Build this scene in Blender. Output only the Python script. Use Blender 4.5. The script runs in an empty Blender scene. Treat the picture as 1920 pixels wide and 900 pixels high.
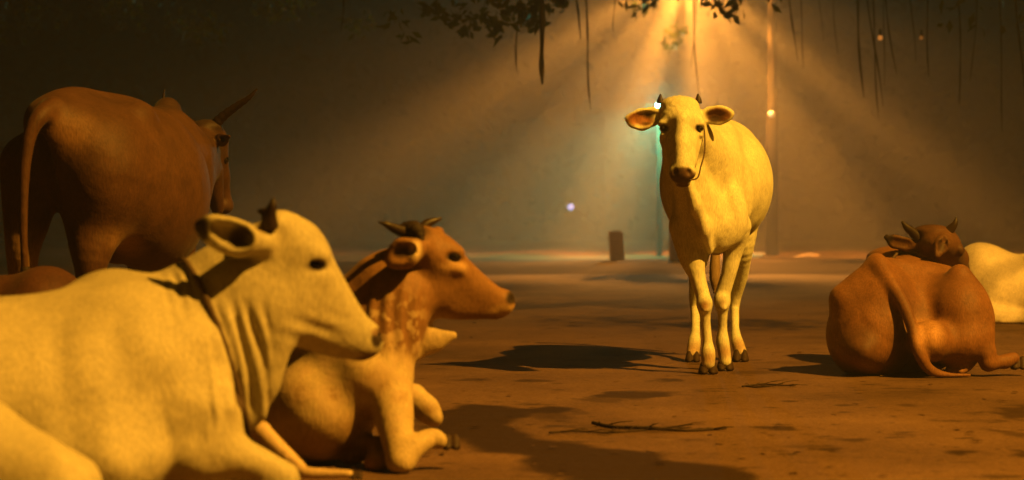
import bpy, math, random
import numpy as np
from mathutils import Vector, Matrix

# ------------------------------------------------------------------ camera, world, exposure
SC = bpy.context.scene
COL = SC.collection
FPX, CX, HY, CZ = 3600.0, 960.0, 430.0, 0.70      # focal length in photo pixels, centre column, horizon row, eye height
cam_d = bpy.data.cameras.new('camera')
cam = bpy.data.objects.new('camera', cam_d)
COL.objects.link(cam)
cam.location = (0, 0, CZ)
cam.rotation_euler = (math.radians(90) - math.atan(20 / FPX), 0, 0)
cam_d.sensor_width = 36
cam_d.lens = 36 * FPX / 1920
cam_d.clip_end = 500
cam_d.dof.use_dof = True
cam_d.dof.focus_distance = 9.05
cam_d.dof.aperture_fstop = 2.8
SC.camera = cam
SC.view_settings.view_transform = 'Standard'
SC.view_settings.look = 'None'
SC.view_settings.exposure = 0
SC.view_settings.gamma = 1
SC.cycles.use_denoising = True
SC.cycles.max_bounces = 4
SC.cycles.diffuse_bounces = 1
SC.cycles.volume_bounces = 0
SC.cycles.transparent_max_bounces = 4
SC.cycles.sample_clamp_indirect = 2.0

world = bpy.data.worlds.new('World')
SC.world = world
world.use_nodes = True
wn = world.node_tree
sky = wn.nodes.new('ShaderNodeTexSky')
sky.sky_type = 'NISHITA'
sky.sun_disc = False
sky.sun_elevation = math.radians(-6)
sky.sun_rotation = math.radians(120)
wn.links.new(sky.outputs[0], wn.nodes['Background'].inputs[0])
wn.nodes['Background'].inputs[1].default_value = 0.02

SODIUM = (1.0, 0.45, 0.038)


def spot(name, loc, target, power, col, size_deg, blend, radius, parent=None):
    l = bpy.data.lights.new(name, 'SPOT')
    l.energy = power
    l.color = col
    l.spot_size = math.radians(size_deg)
    l.spot_blend = blend
    l.shadow_soft_size = radius
    o = bpy.data.objects.new(name, l)
    COL.objects.link(o)
    d = Vector(target) - Vector(loc)
    o.rotation_euler = d.to_track_quat('-Z', 'Y').to_euler()
    o.location = loc
    return o


# the street lamps' light (their posts are built further down)
HAZE = 0.0065
LAMP_K = (8.6, 2.1, 11.0)      # near lamp, right of the frame
LAMP_F = (3.62, 40.0, 6.25)    # far sodium lamp, at the top edge
LAMP_T = (2.89, 38.0, 3.15)    # blue-green lamp behind the standing cow's ear
spot('lamp_light', LAMP_K, (0.5, 8.8, 0.3), 20500, SODIUM, 62, 0.35, 0.10)
spot('lamp_light', LAMP_F, (LAMP_F[0] - 0.3, LAMP_F[1] - 0.2, 0.0), 37000, (1.0, 0.365, 0.045), 162, 0.7, 0.05)
spot('lamp_light', (LAMP_T[0], LAMP_T[1] - 0.2, LAMP_T[2]), (LAMP_T[0] - 1.6, LAMP_T[1] - 0.2, LAMP_T[2] - 3), 4400, (0.14, 1.0, 0.55), 140, 1.0, 0.06)
pl = bpy.data.lights.new('lamp_light', 'POINT')
pl.energy, pl.color, pl.shadow_soft_size = 320, (0.10, 0.95, 0.65), 0.05
po = bpy.data.objects.new('lamp_light', pl)
COL.objects.link(po)
po.location = (LAMP_T[0], LAMP_T[1] - 0.2, LAMP_T[2])

# ------------------------------------------------------------------ helpers


def at(px, py, Y):
    """a point of the place seen at photo pixel (px, py) and Y metres away"""
    return np.array([(px - CX) / FPX * Y, Y, CZ - (py - HY) / FPX * Y], dtype=np.float64)


def tag(o, label=None, cat=None, group=None, kind=None):
    if label: o['label'] = label
    if cat: o['category'] = cat
    if group: o['group'] = group
    if kind: o['kind'] = kind
    return o


def empty(name, loc):
    o = bpy.data.objects.new(name, None)
    COL.objects.link(o)
    o.location = loc
    o.empty_display_size = 0.2
    return o


def mesh_obj(name, verts, faces, mat=None, parent=None, smooth=True, origin=None):
    """verts in world coordinates; parent is an unrotated Empty"""
    v = np.asarray(verts, dtype=np.float64)
    off = np.array(parent.location if parent is not None else (0, 0, 0), dtype=np.float64)
    if parent is not None and parent.parent is not None:
        off = off + np.array(parent.parent.location)
    if parent is not None and parent.type == 'MESH':
        off = np.array(parent['_o']) if '_o' in parent else off
    if origin is not None and parent is None:
        off = np.array(origin, dtype=np.float64)
    me = bpy.data.meshes.new(name)
    me.from_pydata((v - off).tolist(), [], faces if isinstance(faces, list) else faces.tolist())
    me.update()
    if smooth:
        me.polygons.foreach_set('use_smooth', np.ones(len(me.polygons), dtype=bool))
    if mat: me.materials.append(mat)
    o = bpy.data.objects.new(name, me)
    COL.objects.link(o)
    if parent is not None:
        o.parent = parent
    elif origin is not None:
        o.location = origin
    return o


# ------------------------------------------------------------------ materials
def nodes_of(m):
    m.use_nodes = True
    return m.node_tree.nodes, m.node_tree.links


def coat_material(name, rough=0.62, noise=0.16, hair=0.25, spots=None):
    m = bpy.data.materials.new(name)
    N, L = nodes_of(m)
    b = N['Principled BSDF']
    a = N.new('ShaderNodeAttribute'); a.attribute_name = 'coat'
    tc = N.new('ShaderNodeTexCoord')
    n1 = N.new('ShaderNodeTexNoise'); n1.inputs['Scale'].default_value = 9; n1.inputs['Detail'].default_value = 6
    n1.inputs['Roughness'].default_value = 0.65
    L.new(tc.outputs['Object'], n1.inputs['Vector'])
    mp = N.new('ShaderNodeMapping'); mp.inputs['Scale'].default_value = (160, 160, 38)
    L.new(tc.outputs['Object'], mp.inputs['Vector'])
    n2 = N.new('ShaderNodeTexNoise'); n2.inputs['Scale'].default_value = 1; n2.inputs['Detail'].default_value = 3
    L.new(mp.outputs[0], n2.inputs['Vector'])
    r1 = N.new('ShaderNodeMapRange'); r1.inputs[1].default_value = 0.3; r1.inputs[2].default_value = 0.7
    r1.inputs[3].default_value = 1 - noise; r1.inputs[4].default_value = 1 + noise
    L.new(n1.outputs[0], r1.inputs[0])
    r2 = N.new('ShaderNodeMapRange'); r2.inputs[1].default_value = 0.3; r2.inputs[2].default_value = 0.7
    r2.inputs[3].default_value = 1 - hair; r2.inputs[4].default_value = 1 + hair
    L.new(n2.outputs[0], r2.inputs[0])
    mu = N.new('ShaderNodeMath'); mu.operation = 'MULTIPLY'
    L.new(r1.outputs[0], mu.inputs[0]); L.new(r2.outputs[0], mu.inputs[1])
    vm = N.new('ShaderNodeVectorMath'); vm.operation = 'SCALE'
    L.new(a.outputs['Color'], vm.inputs[0]); L.new(mu.outputs[0], vm.inputs['Scale'])
    src = vm.outputs[0]
    if spots:
        n3 = N.new('ShaderNodeTexNoise'); n3.inputs['Scale'].default_value = spots[0]; n3.inputs['Detail'].default_value = 5
        L.new(tc.outputs['Object'], n3.inputs['Vector'])
        r3 = N.new('ShaderNodeMapRange'); r3.inputs[1].default_value = spots[1]; r3.inputs[2].default_value = spots[1] + 0.07
        L.new(n3.outputs[0], r3.inputs[0])
        at2 = N.new('ShaderNodeAttribute'); at2.attribute_name = 'mottle'
        m2 = N.new('ShaderNodeMath'); m2.operation = 'MULTIPLY'
        L.new(r3.outputs[0], m2.inputs[0]); L.new(at2.outputs['Fac'], m2.inputs[1])
        mx = N.new('ShaderNodeMix'); mx.data_type = 'RGBA'
        L.new(m2.outputs[0], mx.inputs['Factor']); L.new(src, mx.inputs['A'])
        mx.inputs['B'].default_value = (*spots[2], 1)
        src = mx.outputs['Result']
    L.new(src, b.inputs['Base Color'])
    b.inputs['Roughness'].default_value = rough
    b.inputs['Specular IOR Level'].default_value = 0.25
    b.inputs['Sheen Weight'].default_value = 0.04
    b.inputs['Sheen Roughness'].default_value = 0.4
    bp = N.new('ShaderNodeBump'); bp.inputs['Strength'].default_value = 0.35; bp.inputs['Distance'].default_value = 0.003
    L.new(n2.outputs[0], bp.inputs['Height'])
    bp2 = N.new('ShaderNodeBump'); bp2.inputs['Strength'].default_value = 0.5; bp2.inputs['Distance'].default_value = 0.012
    n4 = N.new('ShaderNodeTexNoise'); n4.inputs['Scale'].default_value = 13; n4.inputs['Detail'].default_value = 4
    L.new(tc.outputs['Object'], n4.inputs['Vector'])
    L.new(n4.outputs[0], bp2.inputs['Height']); L.new(bp.outputs[0], bp2.inputs['Normal'])
    L.new(bp2.outputs[0], b.inputs['Normal'])
    return m


def simple(name, col, rough=0.6, spec=0.4, var=0.25, scale=20, emit=None, estr=0, bump=0.0, metal=0.0):
    m = bpy.data.materials.new(name)
    N, L = nodes_of(m)
    b = N['Principled BSDF']
    tc = N.new('ShaderNodeTexCoord')
    n = N.new('ShaderNodeTexNoise'); n.inputs['Scale'].default_value = scale; n.inputs['Detail'].default_value = 5
    L.new(tc.outputs['Object'], n.inputs['Vector'])
    cr = N.new('ShaderNodeMix'); cr.data_type = 'RGBA'
    cr.inputs['A'].default_value = (*[c * (1 - var) for c in col], 1)
    cr.inputs['B'].default_value = (*[min(1, c * (1 + var)) for c in col], 1)
    L.new(n.outputs[0], cr.inputs['Factor'])
    L.new(cr.outputs['Result'], b.inputs['Base Color'])
    b.inputs['Roughness'].default_value = rough
    b.inputs['Specular IOR Level'].default_value = spec
    b.inputs['Metallic'].default_value = metal
    if emit:
        b.inputs['Emission Color'].default_value = (*emit, 1)
        b.inputs['Emission Strength'].default_value = estr
    if bump:
        bp = N.new('ShaderNodeBump'); bp.inputs['Strength'].default_value = 0.6; bp.inputs['Distance'].default_value = bump
        L.new(n.outputs[0], bp.inputs['Height']); L.new(bp.outputs[0], b.inputs['Normal'])
    return m


M_CREAM = coat_material('cream_coat', noise=0.15, hair=0.2)
M_BROWN = coat_material('brown_coat', noise=0.24, hair=0.22)
M_MOTTLE = coat_material('mottled_coat', noise=0.15, hair=0.18, spots=(26, 0.5, (0.50, 0.36, 0.20)))
M_HORN = simple('horn', (0.03, 0.018, 0.012), 0.4, 0.25, 0.5, 60)
M_HOOF = simple('hoof', (0.045, 0.026, 0.016), 0.6, 0.2, 0.5, 50, bump=0.002)
M_EYE = simple('eye', (0.008, 0.005, 0.004), 0.08, 0.6, 0.1)
M_ROPE = simple('rope', (0.10, 0.065, 0.04), 0.8, 0.2, 0.4, 120, bump=0.002)
M_HAIR = simple('dark_hair', (0.025, 0.015, 0.01), 0.7, 0.2, 0.4, 90, bump=0.003)

# ------------------------------------------------------------------ sculpting: blended solids turned into one skin


class Sculpt:
    def __init__(s, Y0, vox=0.008):
        s.Y0, s.vox, s.pr, s.sp, s.turn = Y0, vox, [], [], None

    def P(s, p):
        t = s.turn[1] * (p[0] - s.turn[0]) if s.turn else 0      # the head swings away from the camera
        return at(p[0], p[1], s.Y0 + t + (p[2] if len(p) > 2 else 0))

    def m(s, r, dy=0):
        return r / FPX * (s.Y0 + dy)

    def cone(s, a, b, ra, rb, k=0.03, sq=None, col=None, sub=False):
        s.pr.append(('c', s.P(a), s.P(b), s.m(ra, a[2] if len(a) > 2 else 0), s.m(rb, b[2] if len(b) > 2 else 0), k, sq, col, sub))

    def chain(s, pts, k=0.03, sq=None, col=None, sub=False):
        for p, q in zip(pts[:-1], pts[1:]):
            s.cone(p[:3], q[:3], p[3], q[3], k, sq, col, sub)

    def limb(s, pts, k=0.03, col=None, n=5):
        """one smooth tapering limb through the points, without swelling where its pieces meet"""
        q = spline([(*s.P(p[:3]), s.m(p[3], p[2])) for p in pts], n)
        s.pr.append(('s', np.array([p[:3] for p in q]), np.array([p[3] for p in q]), None, None, k, None, col, False))

    def ell(s, c, r, rot=0, yaw=0, tilt=0, k=0.03, col=None, sub=False):
        """r = (across, depth, up) in photo pixels; rot turns clockwise in the picture, yaw about the vertical"""
        dy = c[2] if len(c) > 2 else 0
        R = Matrix.Rotation(math.radians(yaw), 3, 'Z') @ Matrix.Rotation(math.radians(rot), 3, 'Y') @ Matrix.Rotation(math.radians(tilt), 3, 'X')
        s.pr.append(('e', s.P(c), np.array([s.m(v, dy) for v in r]), np.array(R), None, k, None, col, sub))

    def paint(s, c, r, col, soft=0.35):
        """a coat marking: a ball of colour, r = px or (across, depth, up)"""
        dy = c[2] if len(c) > 2 else 0
        rr = (r, r, r) if not isinstance(r, tuple) else r
        s.sp.append((s.P(c), np.array([s.m(v, dy) for v in rr]), np.array(col), soft))

    def paintline(s, pts, r, col, soft=0.5):
        for (a, b) in zip(pts[:-1], pts[1:]):
            n = max(2, int(math.hypot(b[0] - a[0], b[1] - a[1]) / (r * 0.8)))
            for i in range(n):
                t = i / n
                s.paint((a[0] + (b[0] - a[0]) * t, a[1] + (b[1] - a[1]) * t, a[2] + (b[2] - a[2]) * t), (r, r * 5, r), col, soft)

    @staticmethod
    def dist(pr, X, Y, Z):
        t = pr[0]
        if t == 'c':
            _, A, B, ra, rb, k, sq, col, sub = pr
            ax, ay, az = X - A[0], Y - A[1], Z - A[2]
            d = B - A
            f = 1.0
            if sq is not None:
                n, sc_ = np.array(sq[0], dtype=float), sq[1]
                n = n / np.linalg.norm(n)
                e = (1 / sc_ - 1)
                dt = ax * n[0] + ay * n[1] + az * n[2]
                ax, ay, az = ax + e * dt * n[0], ay + e * dt * n[1], az + e * dt * n[2]
                d = d + e * d.dot(n) * n
                f = math.sqrt(sc_)
            dd = max(d.dot(d), 1e-9)
            h = np.clip((ax * d[0] + ay * d[1] + az * d[2]) / dd, 0, 1)
            return (np.sqrt((ax - h * d[0]) ** 2 + (ay - h * d[1]) ** 2 + (az - h * d[2]) ** 2) - (ra + (rb - ra) * h)) * f
        if t == 's':
            out = None
            for A, B, ra, rb in zip(pr[1][:-1], pr[1][1:], pr[2][:-1], pr[2][1:]):
                d = B - A
                ax, ay, az = X - A[0], Y - A[1], Z - A[2]
                h = np.clip((ax * d[0] + ay * d[1] + az * d[2]) / max(d.dot(d), 1e-9), 0, 1)
                e = np.sqrt((ax - h * d[0]) ** 2 + (ay - h * d[1]) ** 2 + (az - h * d[2]) ** 2) - (ra + (rb - ra) * h)
                out = e if out is None else np.minimum(out, e)
            return out
        _, C, r, R, _, k, _, col, sub = pr
        x, y, z = X - C[0], Y - C[1], Z - C[2]
        u = x * R[0, 0] + y * R[1, 0] + z * R[2, 0]
        v = x * R[0, 1] + y * R[1, 1] + z * R[2, 1]
        w = x * R[0, 2] + y * R[1, 2] + z * R[2, 2]
        k0 = np.sqrt((u / r[0]) ** 2 + (v / r[1]) ** 2 + (w / r[2]) ** 2)
        k1 = np.sqrt((u / r[0] ** 2) ** 2 + (v / r[1] ** 2) ** 2 + (w / r[2] ** 2) ** 2)
        return k0 * (k0 - 1) / np.maximum(k1, 1e-6)

    @staticmethod
    def bounds(pr):
        if pr[0] == 's':
            r = pr[2].max()
            return pr[1].min(axis=0) - r, pr[1].max(axis=0) + r
        if pr[0] == 'c':
            r = max(pr[3], pr[4])
            return np.minimum(pr[1], pr[2]) - r, np.maximum(pr[1], pr[2]) + r
        r = max(pr[2])
        e = np.sqrt(((pr[3] * pr[2]) ** 2).sum(axis=1))
        return pr[1] - e, pr[1] + e

    def surface(s, floor=None, smooth=2):
        v = s.vox
        lo = np.min([s.bounds(p)[0] for p in s.pr if not p[8]], axis=0) - 4 * v
        hi = np.max([s.bounds(p)[1] for p in s.pr if not p[8]], axis=0) + 4 * v
        n = np.ceil((hi - lo) / v).astype(int) + 1
        F = np.full(n, 0.5, dtype=np.float32)
        g = [(lo[i] + v * np.arange(n[i])).astype(np.float32) for i in range(3)]
        for p in s.pr:
            a, b = s.bounds(p)
            k = p[5]
            i0 = np.clip(np.floor((a - k - 3 * v - lo) / v).astype(int), 0, n - 1)
            i1 = np.clip(np.ceil((b + k + 3 * v - lo) / v).astype(int) + 1, 1, n)
            sl = tuple(slice(i0[i], i1[i]) for i in range(3))
            if any(i0[i] >= i1[i] for i in range(3)): continue
            X = g[0][sl[0]][:, None, None]; Y = g[1][sl[1]][None, :, None]; Z = g[2][sl[2]][None, None, :]
            d = s.dist(p, X, Y, Z).astype(np.float32)
            f = F[sl]
            if p[8]:
                d = -d
                h = np.maximum(k - np.abs(f - d), 0) / k
                F[sl] = np.maximum(f, d) + h * h * k / 4
            else:
                h = np.maximum(k - np.abs(f - d), 0) / k
                F[sl] = np.minimum(f, d) - h * h * k / 4
        if floor is not None:
            Z = g[2][None, None, :]
            d = np.broadcast_to(floor - Z, F.shape)
            k = 0.02
            h = np.maximum(k - np.abs(F - d), 0) / k
            F = np.maximum(F, d) + h * h * k / 4
        # surface nets
        ins = F < 0
        c = [F[:-1, :-1, :-1]]
        acc = np.zeros(tuple(np.array(F.shape) - 1) + (3,), dtype=np.float32)
        cnt = np.zeros(tuple(np.array(F.shape) - 1), dtype=np.float32)
        nx, ny, nz = F.shape
        for ax in range(3):
            sa = [slice(None)] * 3; sb = [slice(None)] * 3
            sa[ax] = slice(0, -1); sb[ax] = slice(1, None)
            fa, fb = F[tuple(sa)], F[tuple(sb)]
            cr = (fa < 0) != (fb < 0)
            idx = np.argwhere(cr)
            va, vb = fa[cr], fb[cr]
            t = va / (va - vb)
            pos = idx.astype(np.float32)
            pos[:, ax] += t
            o = [i for i in range(3) if i != ax]
            for du in (0, 1):
                for dv in (0, 1):
                    ci = idx.copy(); ci[:, o[0]] -= du; ci[:, o[1]] -= dv
                    ok = (ci[:, 0] >= 0) & (ci[:, 1] >= 0) & (ci[:, 2] >= 0) & (ci[:, 0] < nx - 1) & (ci[:, 1] < ny - 1) & (ci[:, 2] < nz - 1)
                    cc = ci[ok]
                    np.add.at(acc, (cc[:, 0], cc[:, 1], cc[:, 2]), pos[ok])
                    np.add.at(cnt, (cc[:, 0], cc[:, 1], cc[:, 2]), 1)
        act = cnt > 0
        ids = np.full(act.shape, -1, dtype=np.int64)
        ids[act] = np.arange(act.sum())
        V = acc[act] / cnt[act][:, None] * v + lo
        Q = []
        for ax in range(3):
            o = [(ax + 1) % 3, (ax + 2) % 3]
            sa = [slice(None)] * 3; sb = [slice(None)] * 3
            sa[ax] = slice(0, -1); sb[ax] = slice(1, None)
            A_, B_ = ins[tuple(sa)], ins[tuple(sb)]
            for sign in (0, 1):
                cr = (A_ & ~B_) if sign == 0 else (~A_ & B_)
                idx = np.argwhere(cr)
                idx = idx[(idx[:, o[0]] > 0) & (idx[:, o[1]] > 0)]
                q = []
                for du, dv in ((0, 0), (1, 0), (1, 1), (0, 1)):
                    ci = idx.copy(); ci[:, o[0]] -= du; ci[:, o[1]] -= dv
                    q.append(ids[ci[:, 0], ci[:, 1], ci[:, 2]])
                q = np.stack(q, 1)
                Q.append(q if sign == 0 else q[:, ::-1])
        Q = np.concatenate(Q)
        Q = Q[(Q >= 0).all(axis=1)]
        # relax
        E = np.concatenate([Q[:, [0, 1]], Q[:, [1, 2]], Q[:, [2, 3]], Q[:, [3, 0]]])
        E = np.concatenate([E, E[:, ::-1]])
        deg = np.bincount(E[:, 0], minlength=len(V)).astype(float)[:, None]
        for it in range(smooth):
            for lam in (0.55, -0.5):
                S = np.stack([np.bincount(E[:, 0], weights=V[E[:, 1], i], minlength=len(V)) for i in range(3)], 1) / deg
                V = V + lam * (S - V)
        return V, Q

    def colours(s, V, base):
        C = np.tile(np.array(base, dtype=float), (len(V), 1))
        W = np.zeros(len(V)); A = np.zeros((len(V), 3))
        cp = [p for p in s.pr if not p[8]]
        if any(p[7] is not None for p in cp):
            for p in cp:
                d = s.dist(p, V[:, 0], V[:, 1], V[:, 2])
                w = np.exp(-np.maximum(d, -0.02) / 0.012)
                A += w[:, None] * np.array(p[7] if p[7] is not None else base); W += w
            C = A / np.maximum(W, 1e-12)[:, None]
        rng = np.random.RandomState(4)
        wob = sum(np.sin(V @ (rng.randn(3) * f) + rng.rand() * 6) for f in (25, 45, 80, 120)) * 0.04
        for c, r, col, soft in s.sp:
            d = np.sqrt((((V - c) / r) ** 2).sum(axis=1)) + wob
            w = np.clip((1 + soft - d) / (2 * soft), 0, 1)
            w = (w * w * (3 - 2 * w))[:, None]
            C = C * (1 - w) + col * w
        return C

    def build(s, name, mat, parent, base=(0.7, 0.6, 0.45), floor=None, smooth=2, warp=None, mottle=None):
        V, Q = s.surface(floor, smooth)
        C = s.colours(V, base)
        if warp is not None:
            a, b_, c_ = V[Q[:, 0]], V[Q[:, 1]], V[Q[:, 2]]
            fn = np.cross(b_ - a, c_ - a)
            nrm = np.zeros_like(V)
            for j in range(4): np.add.at(nrm, Q[:, j], fn)
            nrm /= np.maximum(np.linalg.norm(nrm, axis=1), 1e-12)[:, None]
            V = V + nrm * warp(V)[:, None]
            if floor is not None:
                V[:, 2] = np.maximum(V[:, 2], floor)
        o = mesh_obj(name, V, Q, mat, parent)
        ca = o.data.color_attributes.new('coat', 'FLOAT_COLOR', 'POINT')
        ca.data.foreach_set('color', np.concatenate([C, np.ones((len(C), 1))], 1).astype(np.float32).ravel())
        if mottle is not None:
            fa = o.data.attributes.new('mottle', 'FLOAT', 'POINT')
            fa.data.foreach_set('value', mottle(V).astype(np.float32))
        return o


def px_of(V):
    """photo pixel of world points, for masks written in the photo's measures"""
    return V[:, 0] / V[:, 1] * FPX + CX, HY - (V[:, 2] - CZ) / V[:, 1] * FPX


def tube_mesh(pts, radii, seg=12, flat=1.0):
    pts = [Vector(p) for p in pts]
    V, Fc = [], []
    up = Vector((0.13, 0.2, 1))
    for i, p in enumerate(pts):
        t = (pts[min(i + 1, len(pts) - 1)] - pts[max(i - 1, 0)]).normalized()
        a = t.cross(up)
        if a.length < 1e-4: a = t.cross(Vector((1, 0, 0)))
        a.normalize(); b = t.cross(a)
        for j in range(seg):
            an = 2 * math.pi * j / seg
            V.append(tuple(p + (a * math.cos(an) * flat + b * math.sin(an)) * radii[i]))
    for i in range(len(pts) - 1):
        for j in range(seg):
            k = (j + 1) % seg
            Fc.append([i * seg + j, i * seg + k, (i + 1) * seg + k, (i + 1) * seg + j])
    V.append(tuple(pts[0])); V.append(tuple(pts[-1]))
    n = len(V)
    for j in range(seg):
        k = (j + 1) % seg
        Fc.append([n - 2, k, j]); Fc.append([n - 1, (len(pts) - 1) * seg + j, (len(pts) - 1) * seg + k])
    return V, Fc


def spline(ctrl, n=14):
    """Catmull-Rom through (x, y, z, r)"""
    c = [np.array(p, dtype=float) for p in ctrl]
    c = [2 * c[0] - c[1]] + c + [2 * c[-1] - c[-2]]
    out = []
    for i in range(1, len(c) - 2):
        for t in np.linspace(0, 1, n, endpoint=False):
            out.append(0.5 * ((2 * c[i]) + (-c[i - 1] + c[i + 1]) * t + (2 * c[i - 1] - 5 * c[i] + 4 * c[i + 1] - c[i + 2]) * t ** 2 + (-c[i - 1] + 3 * c[i] - 3 * c[i + 1] + c[i + 2]) * t ** 3))
    out.append(c[-2])
    return out


def tube_px(name, sc, pts, mat, parent, seg=12, n=10, rings=0.0):
    ctrl = [tuple(sc.P(p[:3])) + (sc.m(p[3], p[2]),) for p in pts]
    q = spline(ctrl, n)
    rr = [max(p[3], 0.0004) * (1 + rings * math.sin(i * 1.7)) for i, p in enumerate(q)]
    V, Fc = tube_mesh([p[:3] for p in q], rr, seg)
    return mesh_obj(name, V, Fc, mat, parent)


def eye_px(sc, c, r, parent, rot=0, yaw=0):
    e = Sculpt(sc.Y0, 0.0035)
    e.ell(c, r, rot=rot, yaw=yaw)
    return e.build('eye', M_EYE, parent, (0.01, 0.01, 0.01), smooth=1)


def hoof_px(sc, c, w, h, parent, yaw=0, dirx=0.0, depth=None, rot=0, vox=0.0045):
    """cloven hoof seen at c = (px, py of its sole middle, dy); w, h in photo pixels"""
    e = Sculpt(sc.Y0, vox)
    dp = depth or w * 0.62
    for sgn in (-1, 1):
        ox = sgn * w * 0.225
        e.cone((c[0] + ox * 1.06, c[1] - h * 0.14, c[2] - 0.004), (c[0] + ox * 0.78, c[1] - h * 0.78, c[2] + 0.014), w * 0.235, w * 0.15, k=0.004)
        e.cone((c[0] + ox * 0.86, c[1] - h * 0.12, c[2] - e.m(dp * 0.55)), (c[0] + ox * 0.8, c[1] - h * 0.6, c[2] + 0.01), w * 0.15, w * 0.15, k=0.012)
    e.cone((c[0], c[1] - h * 0.05, c[2] - e.m(dp)), (c[0], c[1] - h * 0.55, c[2] - e.m(dp * 0.6)), w * 0.035, w * 0.02, k=0.003, sub=True)
    zf = e.P((c[0], c[1], c[2]))[2]
    return e.build('hoof', M_HOOF, parent, (0.05, 0.03, 0.02), floor=max(0.002, zf), smooth=1)

def ring_px(name, sc, body, c, v, u, r, mat, parent, tilt=0, n=44):
    """a rope laid round a neck: rays from the neck's middle outwards, in the plane of u and v, find the skin"""
    from mathutils.bvhtree import BVHTree
    me = body.data
    off = Vector(body.parent.location)
    bv = BVHTree.FromPolygons([tuple(q.co) for q in me.vertices], [tuple(p_.vertices) for p_ in me.polygons])
    C0 = Vector(sc.P(c)) - off
    u, v = Vector(u).normalized(), Vector(v)
    v = (v - u * v.dot(u)).normalized()
    rad = []
    for i in range(n):
        a = 2 * math.pi * i / n
        d = u * math.cos(a) + v * math.sin(a)
        h = bv.ray_cast(C0, d, 1.0)
        rad.append(h[3] if h[0] is not None else 0.15)
    rad = np.array(rad)
    for _ in range(2): rad = np.maximum(rad, (np.roll(rad, 1) + np.roll(rad, -1)) / 2)
    pts = []
    for i in range(n + 1):
        a = 2 * math.pi * (i % n) / n
        d = u * math.cos(a) + v * math.sin(a)
        pts.append(C0 + off + d * (rad[i % n] + r * 0.35))
    V, Fc = tube_mesh(pts, [r * (1 + 0.16 * math.sin(i * 2.4)) for i in range(n + 1)], 9)
    return mesh_obj(name, V, Fc, mat, parent)


# ------------------------------------------------------------------ the cows
CREAM = (0.70, 0.63, 0.42)
CREAM_D = (0.52, 0.40, 0.25)
PINK = (0.34, 0.15, 0.07)
DARK = (0.03, 0.018, 0.012)
TAN = (0.33, 0.15, 0.06)
TAN_D = (0.055, 0.024, 0.011)
FRONT = (0, 1, 0)


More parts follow.
